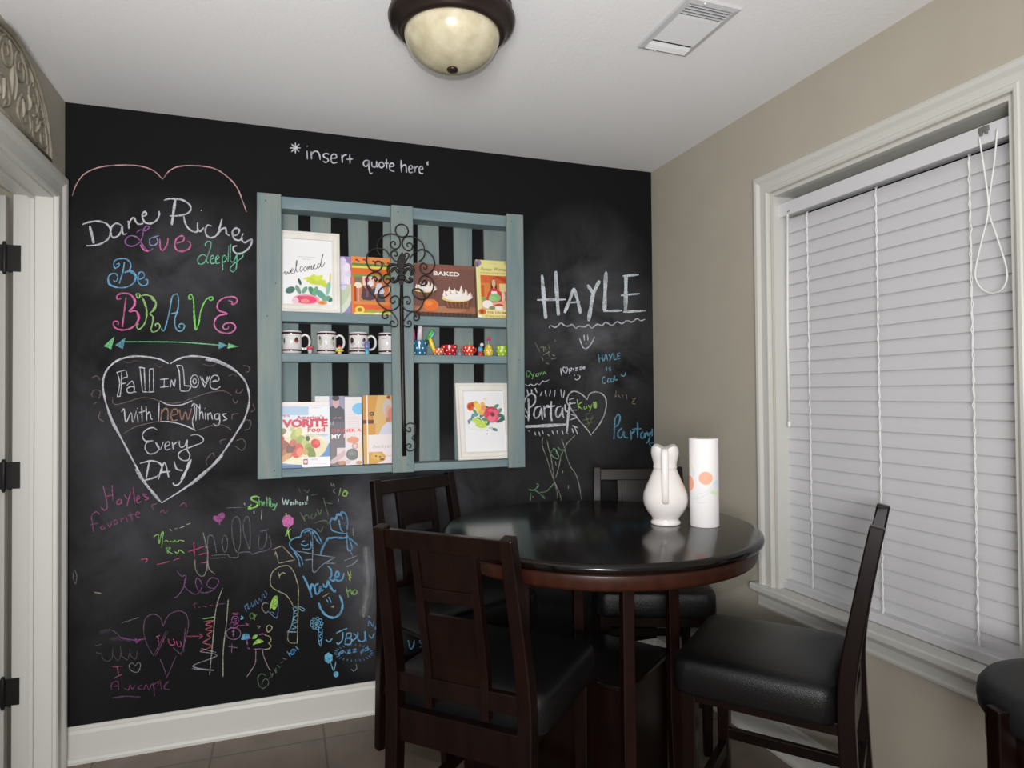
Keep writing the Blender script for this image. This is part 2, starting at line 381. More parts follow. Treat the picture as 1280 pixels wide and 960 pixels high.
chalk('chalk_quote', 'white chalk words insert quote here', K10, [(WHITE, 2.0, 1, star(170, 145, 40) + ''' ; 255,165 258,228 ; 255,130 257,136 ; 285,170 288,228 ; 288,195 305,172 330,172 345,195 350,232
 ; 415,192 390,185 372,200 385,215 405,225 408,240 390,250 372,240 ; 432,222 468,215 465,195 448,190 432,205 430,235 445,255 475,248 ; 508,195 512,255 ; 510,215 525,198 545,195 ; 565,192 568,262 ; 540,228 590,225
 ; 700,235 675,238 665,262 680,280 700,265 705,238 705,290 715,330 732,325 ; 725,245 728,275 745,285 760,270 760,240 ; 760,270 768,288 ; 800,248 782,255 780,280 800,288 815,270 800,248 ; 832,225 835,295 ; 818,255 850,258
 ; 858,282 885,275 880,258 865,258 855,275 860,305 892,318 ; 938,232 942,325 ; 942,285 960,268 975,278 978,325 ; 1000,300 1022,292 1015,275 1000,278 995,305 1005,325 1025,320 ; 1038,275 1040,322 ; 1040,295 1052,280 1065,282
 ; 1072,305 1095,298 1090,280 1075,285 1070,310 1080,330 1100,330 ; 1135,240 1130,272 ; 1122,250 1138,268''')])
chalk('chalk_arch', 'pink chalk double arch like the top of a heart', K0, [((214, 158, 158), 1.7, .85, '340,470 360,415 400,365 470,335 560,325 650,328 720,350 765,392 ; 765,392 800,350 850,330 930,328 1010,342 1070,380 1115,430 1140,490 1160,545')])
chalk('chalk_lettering', 'white cursive name above pink word Love', K1, [(WHITE, 2.5, 1, '''70,270 110,255 170,248 225,262 255,300 252,345 225,380 170,405 95,412 ; 330,275 295,262 265,285 258,325 270,355 300,350 325,320 335,280 335,310 345,335 365,330
 ; 375,245 378,270 380,300 ; 378,270 395,235 415,225 425,250 445,268 475,262 ; 475,215 495,205 490,185 472,195 470,225 490,258 530,262 565,240 582,205 580,180 ; 612,108 650,98 690,100 740,108 785,140 790,175 760,200 700,212 650,212
 ; 745,215 755,260 780,300 820,320 845,310 ; 838,255 838,300 855,315 880,290 ; 860,174 864,178 ; 930,280 905,275 890,300 895,340 925,358 960,345 980,310 ; 1000,232 985,290 975,340 ; 975,330 1000,300 1025,295 1030,330 1050,345
 ; 1075,345 1105,335 1115,305 1090,295 1070,320 1078,360 1110,375 1140,360 ; 1140,330 1130,365 1150,390 1180,375 1200,370 1190,410 1160,445 1115,465 1080,450 1075,420 1100,412'''), (WHITE, 3.8, 1, '118,280 130,330 145,395 ; 690,100 680,160 665,275')])
chalk('chalk_lettering', 'purple and pink chalk word Love', K1, [(PURPLE, 1.8, 1, '520,290 500,280 480,300 470,350 450,390 400,415 360,400 358,370 390,345 440,360 480,420 510,445 540,430 ; 430,325 455,305 490,312 515,290'), ((140, 150, 205), 1.8, 1, '545,355 520,365 518,400 545,410 570,390 565,360 545,352 580,345'),
 (PINK, 2.2, 1, '585,365 590,430 610,440 635,400 640,360 ; 695,395 740,380 745,350 715,350 690,380 690,430 730,450 780,430 790,395 770,380 ; 455,405 480,440 510,450')])
chalk('chalk_lettering', 'green chalk word deeply', K1, [((110, 205, 165), 1.6, 1, '''893,415 888,400 905,383 926,388 922,430 900,490 898,515 912,528 ; 898,485 872,470 845,488 838,515 852,534 880,526 897,495 ; 925,505 945,490 935,475 922,500 930,530 955,525 ; 960,505 980,490 970,475 957,500 965,530 985,525 ; 1000,470 1005,575 ; 1003,490 1020,475 1030,500 1015,520 1003,515
 ; 1045,410 1040,520 ; 1060,400 1055,500 1075,520 1095,480 1100,460 1095,560 1075,585 1055,570 1070,540 1110,510 1140,480 1130,450''')])
chalk('chalk_lettering', 'light blue curly chalk word Be', K1, [(BLUE, 2.0, 1, '''350,520 340,580 315,665 ; 295,535 315,530 310,550 285,560 280,520 310,500 360,500 390,530 385,570 350,590 400,580 425,610 415,655 370,685 310,690 255,670 240,630 260,600 295,600 305,630 290,650 275,640 ; 440,640 480,620 475,590 450,590 440,620 445,660 480,678 505,660 500,635 485,640'''), (BLUE, 3, .8, '242,625 250,668 300,690 ; 388,585 424,610 415,650')])
chalk('chalk_lettering', 'curly chalk word Brave in five colours', K2, [(PINK, 2.2, 1, '240,75 225,200 210,315 ; 200,85 170,90 170,60 210,42 270,50 310,90 310,140 265,185 320,185 345,230 325,285 270,325 200,335 150,315 138,280 155,265 180,275 175,295'), (PINK, 3.4, .9, '290,65 312,105 300,150 ; 330,200 343,240 322,290'),
 ((158, 208, 120), 1.9, 1, '350,45 325,45 325,70 345,80 350,55 335,40 ; 365,70 395,130 405,220 385,290 345,330 325,305 345,285 ; 350,65 400,55 455,75 480,120 470,170 430,205 455,230 450,290 440,330 455,352 490,340 512,310 500,285 475,290 480,310'), ((158, 208, 120), 3, .8, '440,75 478,125 450,190 ; 375,85 402,160 405,230'),
 ((108, 178, 214), 1.9, 1, '650,45 610,70 595,150 570,260 545,340 525,330 530,320 ; 650,45 660,90 655,170 630,250 635,310 660,345 695,335 708,300 685,285 660,300 675,320 ; 600,205 660,195'), ((128, 226, 98), 2.0, 1, '765,85 745,90 745,60 765,55 780,100 785,200 795,330 820,290 840,180 880,95 925,70 935,90 915,100 905,85'), ((128, 226, 98), 3, .9, '783,180 788,250 795,330'),
 ((228, 108, 180), 2.2, 1, '1060,100 1090,110 1085,130 1115,125 1130,95 1100,70 1040,75 990,100 970,140 985,180 1050,205 985,220 950,260 950,310 990,350 1060,362 1105,340 1115,305 1085,280 1035,285 1015,310 1030,330 1055,325 1060,305')])
chalk('chalk_arrow', 'green and blue chalk double arrow', K2, [((120, 206, 140), 1.5, 1, '230,430 450,430 700,435 1050,462', '60,465 148,388 122,490 ; 1060,440 1140,470 1050,485'), (TEAL, 1, 1, '160,455 235,400', '155,455 235,400 215,490 ; 985,430 1055,460 980,488')])
chalk('chalk_heart', 'large white chalk heart outline round five lines of words', K3, [(WHITE, 2.6, .95, '''690,250 640,225 560,210 480,208 400,230 345,275 318,330 315,390 330,470 360,555 400,640 450,735 505,840 560,935 649,1045 ; 700,250 740,225 800,208 880,210 980,235 1060,280 1120,340 1145,400 1150,470 1125,560 1080,640 1020,730 960,810 880,880 790,955 649,1045'''), (WHITE, 4.2, .6, '345,520 372,590 410,660 ; 900,225 990,245 1070,290 ; 500,850 560,940 640,1035 ; 1000,770 900,870 800,950')])
chalk('chalk_lettering', 'white chalk words Fall in Love', K3, [(WHITE, 1.5, 1, '''390,300 445,285 ; 395,300 410,360 395,438 ; 420,300 420,360 412,435 ; 420,335 455,325 ; 418,365 445,360 ; 445,285 455,325 ; 395,438 415,435 ; 450,375 480,350 492,375 490,410 460,415 450,395 475,380 492,385 ; 490,410 505,412 ; 525,270 540,410 ; 550,275 555,405 ; 520,270 555,275 ; 540,410 575,412
 ; 580,280 580,408 ; 603,280 603,408 ; 580,280 603,278 ; 575,412 608,410 ; 640,340 690,335 ; 665,338 663,380 ; 640,385 690,380 ; 705,340 700,385 ; 705,340 722,382 ; 722,382 728,338 ; 735,258 750,300 755,400 ; 768,262 775,300 780,375 ; 735,258 770,262 ; 755,405 800,405 820,375 ; 780,375 815,378 ; 868,320 895,385 ; 895,385 925,320 ; 878,322 898,360 912,322
 ; 930,355 975,345 970,320 945,318 928,345 930,385 960,395 985,380 ; 940,350 962,342 ; ''' + ring(838, 350, 23, 36) + ' ; ' + ring(838, 350, 10, 14))])
chalk('chalk_lettering', 'white chalk words with things either side of orange word new', K3, [(WHITE, 1.6, 1, '''420,525 435,510 445,585 475,530 485,585 505,520 ; 510,540 515,585 ; 511,503 513,507 ; 535,490 538,580 ; 520,530 555,520 ; 560,490 565,575 ; 563,545 580,525 588,560 598,570 ; 640,462 690,485 760,485 825,460 ; 635,470 632,580 ; 640,580 700,582 780,602 845,632 ; 835,480 838,530 825,580 838,632
 ; 850,480 845,575 ; 820,495 835,478 865,505 ; 868,480 866,570 ; 866,540 880,525 888,565 ; 898,530 900,570 ; 896,503 898,507 ; 912,530 915,572 ; 915,545 930,530 940,570 ; 975,535 955,540 955,565 975,565 980,535 980,590 960,605 945,590 ; 1020,535 1000,540 1010,555 1022,565 1000,575'''),
 ((186, 138, 116), 2.3, .62, '650,510 645,580 ; 648,530 670,505 685,520 685,575 ; 705,545 740,535 735,510 712,515 703,545 712,575 740,570 ; 750,510 765,570 785,525 800,570 820,505')])
chalk('chalk_lettering', 'white chalk words Every Day in the tip of heart', K3, [(WHITE, 1.7, 1, '''625,630 600,615 565,625 540,655 555,690 600,690 565,700 555,735 580,765 620,755 635,730 615,700 640,740 660,695 ; 670,725 695,710 685,695 668,715 675,742 700,735 ; 710,695 715,740 ; 714,715 740,695 ; 750,690 755,725 780,720 795,685 795,740 810,770 800,800 765,800 745,775 760,750 830,720 880,700 885,675 850,655 815,660'''),
 (WHITE, 2.3, 1, '525,820 590,805 640,820 650,860 620,895 545,918 ; 578,812 560,910 ; 630,912 665,815 690,900 ; 640,870 700,865 ; 720,805 735,850 770,860 ; 820,795 790,860 755,930 725,945 715,930'), (WHITE, 4, .9, '815,800 790,860 762,915')])
chalk('chalk_scroll', 'faint brown chalk ribbon and curls round the white heart', K3, [((140, 122, 116), 1.3, .6, '''370,440 375,480 430,475 530,445 600,450 640,465 700,475 760,470 830,445 920,415 1000,405 1050,430 ; 430,650 500,610 600,585 640,580 ; 845,632 900,615 960,595 1010,605 1050,630 ; 1115,260 1145,265 1150,290 1130,300 ; 1080,395 1075,415 1100,415 1115,395 ; 1055,450 1070,475 1085,460
 ; 1170,480 1180,510 1160,525 ; 1050,570 1055,540 1090,535 ; 990,710 985,690 1020,680 ; 1075,690 1110,680 1130,710 1110,745 1070,720 ; 1130,570 1160,580 1150,620 1120,630 ; 250,330 280,320 300,345 ; 255,440 250,420 270,400 300,410 290,450 ; 260,480 280,470 ; 300,520 290,560 320,580 ; 910,830 905,800 940,760 950,790'''), ((140, 122, 116), 1.2, .4, '430,235 460,245 500,232 540,240 ; 610,250 640,270 660,250 ; 880,250 930,262 970,245 ; 1030,320 1060,310 1080,325')])
chalk('chalk_lettering', 'pink chalk words starting with a looped H under the heart', K4, [((200, 84, 160), 1.6, .85, '290,85 315,200 300,235 275,215 ; 345,80 350,180 ; 310,150 355,140 ; 395,165 375,180 380,200 400,190 400,170 405,195 ; 420,140 440,170 ; 460,125 435,210 ; 475,95 485,190 ; 495,170 515,160 505,145 495,170 505,190 525,180 ; 560,140 535,135 545,150 570,160 545,175'),
 ((190, 84, 160), 1.5, .6, '270,260 245,245 220,270 225,320 230,370 ; 210,325 260,315 ; 295,330 275,340 285,355 300,340 300,350 ; 315,310 330,340 345,300 ; 355,300 360,325 380,310 370,295 355,300 ; 395,280 405,315 ; 400,295 420,280 ; 430,275 440,310 ; 455,245 470,300 ; 440,270 480,260 ; 490,265 515,255 500,245 490,270 515,280 ; 600,230 590,205 620,195 ; 640,250 660,235 670,255 690,235 ; 760,210 790,190 805,215')])
chalk('chalk_lettering', 'small bright green chalk signature', K4, [((150, 226, 96), 1.4, .95, '600,400 630,385 635,440 650,375 660,375 650,465 ; 665,430 680,420 690,430 ; 700,425 720,430 730,420 745,430 760,420 790,425 ; 680,465 690,505 ; 675,470 705,465 690,485 720,505 ; 730,490 750,500 760,480 790,500'), ((190, 214, 170), 1.2, .8, '700,350 712,365 ; 730,350 750,345 ; 760,345 790,335 ; 800,325 830,315')])
chalk('chalk_doodle', 'small pink chalk heart', K4, [((206, 96, 180), 1, .85, '985,270 1010,262', '965,285 975,268 995,272 1005,255 1030,250 1040,270 1030,290 1005,310 980,302'), ((206, 96, 180), 1.3, .7, '1005,300 1008,330')])
chalk('chalk_lettering', 'large faint grey chalk word hello', Q5, [((150, 152, 160), 1.3, .62, '''125,410 150,540 165,700 170,860 ; 180,860 180,500 210,450 245,470 265,560 280,650 ; 350,480 345,560 370,640 400,600 405,500 380,450 355,465 ; 455,330 470,270 510,235 545,280 555,400 550,560 520,640 490,600 460,450 455,330 ; 590,300 620,230 655,270 665,400 660,600 640,560 600,450 585,350 590,300
 ; 215,680 400,670 430,700 520,700 540,650 650,640 690,665 760,640 830,630 890,600 905,550 880,450 ; 215,712 380,705 ; 770,440 760,560 790,610 830,570 855,480 840,400 780,410 ; 395,135 570,130'''), ((96, 136, 176), 2.2, .5, '770,400 850,390 870,370'), (WHITE, 1.4, .8, '800,155 790,270 ; 598,80 602,105 ; 708,170 710,205')])
chalk('chalk_scribble', 'pink and purple chalk loops under the green signature', K4, [(PURPLE, 1.3, .75, '740,600 770,640 800,640 780,720 740,770 725,770 ; 800,640 790,700 830,740 870,750 900,700 870,650 860,690 890,740 950,735 990,700 1000,665 960,650 930,680 940,710 980,715'), ((190, 186, 160), 1.3, .6, '855,535 860,600 890,640 920,620 935,500 905,370 ; 935,500 940,590 980,630'),
 ((226, 80, 140), 1.6, .75, '848,430 852,520 ; 810,490 880,472 ; 880,510 930,500 930,550 890,560 ; 870,470 920,455 ; 520,540 560,535 550,560 ; 620,570 660,560 700,550 ; 720,545 760,530'), ((220, 214, 170), 2, .5, '235,740 280,748'), (GREY, 1.4, .45, '115,600 105,640 120,690 128,640 115,600')])
chalk('chalk_heart', 'faint purple chalk heart crossed by a pink arrow', K5, [((166, 110, 160), 1.2, .7, '660,310 640,255 595,235 550,265 540,340 560,420 600,490 ; 660,310 690,245 750,215 800,235 815,300 800,380 770,480 ; 640,510 665,570 680,620 ; 740,490 680,630 ; 600,490 680,335 ; 690,340 610,495 ; 720,440 775,490 ; 795,320 785,470'),
 ((232, 84, 150), 1.6, .85, '615,375 640,365 ; 628,370 632,410 ; 660,385 662,410 ; 690,385 700,420 730,420 720,385 ; 740,400 750,430 770,430 765,400 ; 805,372 900,370 ; 880,355 902,370 880,385'), ((190, 80, 180), 2, .7, '550,385 490,395 400,380 ; 490,380 495,410 520,385'), (GREY, 1.3, .6, '400,290 510,255')])
chalk('chalk_doodle', 'faint grey chalk cloud with drips', K5, [((140, 128, 140), 1.2, .5, '270,340 330,330 370,350 400,380 ; 240,430 280,420 ; 280,470 290,510 320,525 345,500 350,440 ; 350,480 380,520 400,480 395,430 ; 400,490 440,515 450,470 ; 455,440 460,490 490,510 500,460 ; 245,470 280,480'), ((130, 100, 140), 5, .25, '330,390 400,385 460,400 ; 270,350 330,340')])
chalk('chalk_lettering', 'pink chalk letter I beside a grey heart over faint purple word', K5, [((204, 96, 150), 1.5, .8, '350,560 410,555 ; 378,560 385,610 ; 355,630 405,605'), (GREY, 1.3, .7, '485,555 470,535 450,550 460,580 500,592 520,555 510,530 485,555'), ((170, 90, 150), 1.5, .6, '340,700 345,660 380,650 385,700 ; 350,680 385,675 ; 420,690 445,700 455,670 470,695 490,665 ; 500,690 525,670 505,690 530,700 ; 540,700 555,670 570,700 ; 575,705 590,665 610,700 ; 600,650 605,740 ; 600,670 630,650 625,680 ; 640,640 650,700 ; 660,680 690,650 665,690 700,700 ; 345,750 430,740 520,745')])
chalk('chalk_scribble', 'chalk zigzag between two long pale chalk lines', K5, [((206, 206, 186), 1.4, .85, '1025,75 985,200 965,400 945,610 ; 1060,140 1050,280 1030,450 1028,620'), ((230, 110, 130), 1.6, .85, '910,280 970,275 920,300 960,310 920,330 960,340 930,360 950,380 905,410 960,430 885,465'), (WHITE, 1.3, .7, '885,465 990,490 840,555 975,580 835,570 ; 890,445 985,470'), (GREEN, 1.6, .9, '900,265 975,252'), ((180, 80, 120), 1.3, .65, '840,175 870,165 ; 850,170 855,200 ; 875,190 890,195 ; 900,185 930,190 ; 945,180 975,185 ; 980,175 1040,170')])
chalk('chalk_doodle', 'purple chalk snowman', Q2, [((178, 84, 160), 1.2, .85, ring(220, 685, 40, 44) + ' ; ' + ring(205, 745, 46, 36) + ' ; 200,680 240,670 ; 210,700 240,690 ; 185,610 260,605 ; 190,625 255,620 ; 190,745 225,740 ; 250,750 370,740 330,722'), ((176, 120, 170), 1.2, .8, ring(200, 840, 82, 68) + ' ; 195,790 200,880 ; 180,820 215,815 ; 180,850 215,845 ; 140,990 250,1003 ; 182,950 178,1065')])
chalk('chalk_lettering', 'blue slanted chalk scribbled word', Q2, [((92, 140, 186), 1.3, .75, '320,510 350,590 ; 330,540 360,500 370,560 400,520 ; 400,480 420,540 440,470 450,520 ; 450,450 480,500 490,440 ; 490,430 520,470 530,390 ; 540,380 560,430 580,390 555,350'), ((100, 190, 230), 2.6, .9, '285,640 305,660 280,680'), ((120, 170, 90), 1.6, .7, ring(410, 640, 22, 32) + ' ; 440,620 440,690 ; 440,650 465,625')])
chalk('chalk_doodle', 'blue chalk butterfly wing with a bright green patch', Q2, [((174, 232, 84), 1, 1, '650,430 700,415', '650,430 675,410 705,412 706,470 700,520 665,575 640,545 615,565 622,500'), ((96, 150, 200), 1.3, .85, '590,580 640,630 690,660 710,590 705,420 ; 610,600 650,600 660,620'), ((190, 178, 170), 1.3, .8, '600,500 550,490 525,540 560,600 600,590')])
chalk('chalk_figure', 'pale green chalk outline of a giraffe shape with blue neck', Q2, [((200, 196, 150), 1.4, .85, '880,530 860,480 800,400 720,360 640,310 620,240 640,150 700,90 780,65 840,75 890,140 920,230 940,310 940,480 935,700 928,960 ; 730,210 710,140 ; 725,180 760,145 800,160'), ((130, 196, 220), 1.3, .8, '880,540 890,620 860,760 820,820 ; 895,540 935,560 890,600 935,620 880,670 930,700 870,740 920,770 860,790 ; 810,822 930,822 ; 880,540 940,530 1010,560 990,585 945,545'), ((180, 170, 140), 1.2, .7, '825,830 820,900 850,945 930,950')])
chalk('chalk_doodle', 'chalk figure with green top and purple edge', Q3, [((172, 226, 90), 1, .95, '425,330 480,300', '420,330 450,285 490,262 545,290 500,310 ; 415,262 428,225 472,215 460,250 440,262'), ((210, 204, 140), 1.3, .8, '610,100 580,130 590,180 620,170 640,130 610,100 ; 465,115 500,120 480,145 ; 560,220 620,240 625,290 600,310 630,340 600,375 540,380'), ((170, 90, 170), 1.6, .85, '430,380 525,372 ; 360,330 355,270 400,250 ; 390,380 360,360 ; 490,215 530,205 570,215'), ((190, 160, 170), 1.2, .8, '455,370 455,480 440,560 350,700 ; 530,370 545,460 600,590 625,620'), ((90, 184, 226), 1, .95, '290,250 370,240', '285,270 310,210 350,200 385,215 375,250 330,270')])
chalk('chalk_lettering', 'dim green chalk name with blue ending above the baseboard', Q3, [((120, 140, 110), 1.4, .7, '570,680 520,660 480,700 490,790 540,825 590,790 600,740 555,720 520,790 ; 620,640 640,690 650,650 ; 600,710 640,700 ; 660,600 690,650 680,590 ; 700,560 730,590 ; 740,540 770,510 ; 760,480 810,500'), ((84, 168, 230), 1.8, .95, '810,400 850,465 ; 850,410 885,380 890,430 860,440 ; 890,380 920,400 ; 910,350 945,385 ; 830,430 870,420')])
petals = ' ; '.join(ring(1150+58*math.cos(k*.698), 85+55*math.sin(k*.698), 17, 17, 8) for k in range(9))
chalk('chalk_flower', 'light blue chalk daisy with tall stem', Q3, [((104, 186, 226), 1.3, .95, petals + ' ; 1175,150 1168,250 1190,350 ; 1215,150 1212,250 1195,350 ; 1180,180 1210,200 1180,230 1210,260 1180,290', blob(1150, 85, 24))])
chalk('chalk_lettering', 'green and white chalk signature ending Was here', Q1, [((152, 226, 96), 2.6, 1, '130,110 90,95 40,110 50,140 110,170 90,215 20,235 10,225 40,190'), ((120, 196, 130), 1.8, .95, '125,120 130,205 ; 130,170 150,155 160,205 ; 165,180 190,175 180,160 165,180 190,205 ; 215,100 220,210 ; 240,105 245,215 ; 260,120 260,210 285,200 275,175 ; 300,180 310,210 ; 330,170 300,250 280,240'),
 ((190, 220, 214), 1.6, .95, '390,105 410,190 430,130 445,190 465,130 ; 480,170 500,160 485,190 505,185 ; 525,160 512,172 530,182 515,190 ; 545,130 545,190 ; 545,165 565,155 570,190 ; 580,170 600,165 590,190 610,185 ; 620,160 625,190 630,165 ; 645,165 665,160 655,185 675,180 ; 680,90 678,150 ; 677,172 679,178')])
chalk('chalk_flower', 'small pink chalk tulip with green stem', Q1, [((228, 112, 192), 1, 1, '440,370 460,380', blob(455, 378, 62, 66, 14)), ((170, 226, 100), 1.8, .95, '432,285 440,320 ; 460,455 450,500 430,555 ; 490,470 460,510 482,592 ; 440,480 470,500')])
chalk('chalk_lettering', 'dim green chalk name on a slant above the blue heart', Q1, [((112, 132, 96), 1.7, .75, '595,275 650,380 640,330 680,310 700,350 ; 740,290 720,330 740,350 770,320 780,280 ; 790,240 820,300 840,240 ; 860,110 920,320 ; 900,170 960,180 ; 760,400 880,370 920,420 ; 790,460 830,500 860,430'), ((120, 130, 120), 1.4, .5, '580,0 600,60 ; 640,20 680,50 700,10 ; 720,80 800,70'), ((166, 214, 90), 1.8, .85, '1090,20 1130,40 1120,90 1080,80 1100,40 1150,60 ; 1060,0 1040,90'), (GREY, 1.3, .6, '990,10 975,40 1000,60 ; 1035,120 1035,160 ; 950,-60 960,-20 980,-50 985,-10')])
chalk('chalk_figure', 'light blue chalk drawing of heart, arms and leafy head', Q1, [(BLUE, 1.8, .9, '600,560 550,565 490,600 475,650 510,700 600,790 630,880 ; 520,720 570,800 595,900 ; 600,560 620,500 680,465 740,480 800,540 850,640 ; 730,490 790,600 830,640 ; 640,510 700,490 720,540 ; 600,640 650,660 690,640 ; 620,690 670,705 720,680 715,600 ; 610,620 650,600 ; 940,410 960,480 1040,510 1130,520 ; 1130,480 1140,380 1110,285 ; 1040,360 1060,470 1090,500 ; 1070,310 1080,360 ; 1130,500 1140,700 1190,690 1150,560 ; 1160,570 1260,660'),
 (BLUE, 3, .85, '930,410 960,350 1000,360 1020,300 1060,310 1070,275 1110,285 ; 830,770 850,690 900,600 930,560 ; 930,575 1000,565 1100,570 1145,545'), ((150, 170, 190), 1.4, .75, '540,720 640,735 830,770 990,790 ; 733,490 740,700 745,960 860,870 1000,790 ; 880,860 1000,860 ; 650,825 740,812 ; 1160,700 1200,780 ; 1200,460 1205,550 ; 1100,830 1180,800 1250,770 ; 1120,900 1200,870 1260,810')])
chalk('chalk_doodle', 'pale chalk folded square beside the blue heart', Q1, [((176, 170, 150), 1.4, .8, '320,730 350,860 ; 350,860 540,820 ; 540,820 390,660 ; 390,660 265,710 ; 315,720 310,770')])
chalk('chalk_lettering', 'bold light blue chalk name above a big blue smile', Q4, [((92, 172, 222), 2.8, .95, '80,270 130,370 185,520 ; 165,450 180,370 210,400 220,480 ; 260,360 225,380 215,430 235,480 265,460 275,390 285,440 315,430 ; 310,360 325,400 350,390 365,330 385,380 435,455 455,430 ; 360,160 400,200 405,270 385,300 425,330 455,290 490,270 480,225 455,240 450,300 480,330 530,310 550,240'), ((106, 184, 226), 3.2, .95, '260,580 285,650 340,720 420,750 490,720 530,640 525,560 495,490'), ((110, 186, 230), 1.8, .9, '350,545 370,580 ; 375,515 405,580'), ((180, 176, 140), 1.5, .7, '400,630 430,615 420,640 ; 305,515 380,470')])
chalk('chalk_lettering', 'short green chalk letters beside a wiped streak', Q4, [((136, 190, 96), 1.8, .85, '570,385 600,520 ; 590,460 620,430 640,490 ; 690,430 650,450 660,490 690,470 700,440 710,490'), ((190, 210, 110), 1.5, .85, '590,220 620,330 ; 630,220 605,320 ; 592,270 638,262 ; 600,245 632,300')])
chalk('chalk_smear', 'vertical grey smear of rubbed chalk', Q4, [((160, 160, 160), 5, .46, '795,-60 810,150 825,350 805,500 780,650 770,750'), ((160, 160, 160), 13, .20, '800,-60 820,150 830,350 800,600 760,740')])
chalk('chalk_lettering', 'blue chalk letters and flower by the chair back', Q4, [((86, 164, 220), 1.7, .95, '825,850 840,790 880,850 890,790 ; 920,840 905,870 930,890 950,860 930,835 ; 820,730 850,750', blob(950, 706, 22, 20)), ((190, 214, 130), 1.7, .85, '1040,680 1000,740 1050,720 ; 980,810 1050,760')])
rays = ' ; '.join('%g,%g %g,%g' % (768+118*math.cos(a), 442+48*math.sin(a), 768+142*math.cos(a), 442+66*math.sin(a)) for a in [k*2*math.pi/26 for k in range(26)])
chalk('chalk_lettering', 'light blue chalk letters above a fringed bubble of blue letters', K7, [((104, 180, 226), 1.9, .95, '640,300 680,280 722,264 ; 690,290 685,350 655,380 645,365 ; 720,300 705,370 ; 715,300 750,300 745,330 715,335 755,345 740,380 700,378 ; 765,300 790,325 755,360 ; 800,290 800,345 830,360 850,345 850,285 860,360'), ((86, 164, 222), 1.6, .95, '660,440 665,468 ; 662,445 690,425 690,440 668,450 ; 705,430 707,445 ; 720,425 745,420 725,445 750,440 ; 760,420 785,415 765,440 790,432 ; 820,430 825,455 ; 820,432 840,418 838,432 825,440 ; 845,415 868,405 865,425 848,428 ; 870,390 875,428'), ((84, 140, 190), 1.2, .8, rays),
 ((104, 180, 226), 1.8, .9, '565,345 590,362 615,335 ; 880,315 900,335 920,300 ; 960,340 1020,320 ; 1000,325 1005,420 980,475 950,455 ; 1165,350 1180,410 1200,400 1210,350 ; 1275,345 1245,360 1270,385 1250,405'), ((120, 150, 160), 1.3, .7, '750,560 770,575 790,555 785,520')])
chalk('chalk_flower', 'blue filled chalk flower with a stem', K7, [((104, 190, 230), 1.6, .95, '600,510 620,570 ; 640,505 625,575', blob(586, 480, 28, 36) + ' ; ' + blob(640, 598, 18, 20))])
chalk('chalk_lettering', 'large white chalk capitals over a wavy line', K8, [((206, 218, 226), 5.4, 1, '240,215 255,400 270,565 ; 350,185 358,350 372,540 ; 605,295 650,365 ; 700,260 650,370 630,480 612,585 ; 752,190 745,350 740,512 ; 912,215 910,370 908,515'), ((206, 218, 226), 4.4, 1, '495,320 460,420 420,520 ; 495,320 525,420 548,525'), ((206, 216, 226), 3.2, .95, '200,415 430,412 ; 445,440 545,430 ; 735,505 880,500 ; 885,225 1015,212 ; 870,380 1020,365 ; 890,512 1070,502'),
 (WHITE, 1.9, .85, '295,640 310,620 340,635 365,625 390,600 420,620 450,625 480,612 510,640 540,625 580,632 610,615 640,640 680,610 720,620 750,595 800,618 840,590 880,605 920,580 960,592 1000,565 1030,582 1065,570')])
chalk('chalk_smiley', 'small white chalk smiley under the wavy line', K8, [(WHITE, 1.7, .9, '540,720 560,780 585,805 615,790 645,745 660,710 ; 575,695 580,740 ; 605,690 608,740 ; 592,765 596,768')])
chalk('chalk_lettering', 'faded green chalk scribble beside the shelf', K9, [((140, 150, 120), 1.5, .6, '185,115 225,195 ; 225,160 250,150 255,190 ; 265,150 275,180 ; 290,130 300,170 ; 340,90 350,110 ; 235,230 250,260 ; 250,215 310,185 ; 290,190 300,230 ; 310,250 355,240 ; 270,280 300,290 ; 320,215 345,225')])
chalk('chalk_lettering', 'small white chalk words I love pizza with smile', K9, [(WHITE, 1.5, 1, '390,320 395,380 ; 430,325 415,312 408,335 430,360 445,330 435,312 430,325 ; 455,325 460,370 ; 455,330 475,320 475,340 458,345 ; 490,320 492,340 ; 505,322 525,318 508,340 530,335 ; 538,315 555,312 540,335 560,330 ; 580,308 565,320 580,325 582,308 ; 497,375 503,382 ; 525,372 531,380 ; 500,405 520,415 540,400 542,380')])
chalk('chalk_lettering', 'teal chalk words ending is Cool', K9, [((104, 172, 196), 1.5, .9, '690,205 700,280 ; 720,205 728,270 ; 695,245 725,238 ; 735,265 750,210 765,260 ; 742,245 762,240 ; 775,210 788,235 ; 805,200 780,265 ; 812,205 818,255 ; 818,255 840,248 ; 865,200 845,205 850,245 868,240 ; 848,225 862,222 ; 755,310 758,345 ; 790,315 775,320 790,335 778,345 ; 745,390 725,400 728,440 750,440 ; 770,405 765,430 785,430 785,408 770,405 ; 795,405 792,428 812,425 810,402 795,405 ; 820,380 825,415 845,410 ; 870,370 885,385 905,375 910,350')])
chalk('chalk_lettering', 'dim brown chalk word near the room corner', K9, [((146, 140, 110), 1.4, .6, '835,500 825,550 ; 845,530 865,555 ; 880,530 890,560 ; 915,530 920,570 ; 960,570 990,560 960,600 990,610 ; 820,550 840,545')])
chalk('chalk_lettering', 'green chalk name over a white wavy line beside the shelf', K9, [((120, 190, 110), 1.3, .8, '115,345 120,390 140,380 145,350 115,345 ; 150,360 165,385 ; 180,355 160,410 ; 200,360 190,385 210,380 215,355 ; 225,380 230,355 245,375 ; 250,375 258,350 275,370'), (WHITE, 1.5, .8, '105,450 130,462 150,450 175,462 200,445 220,452 245,425 265,430 300,412')])
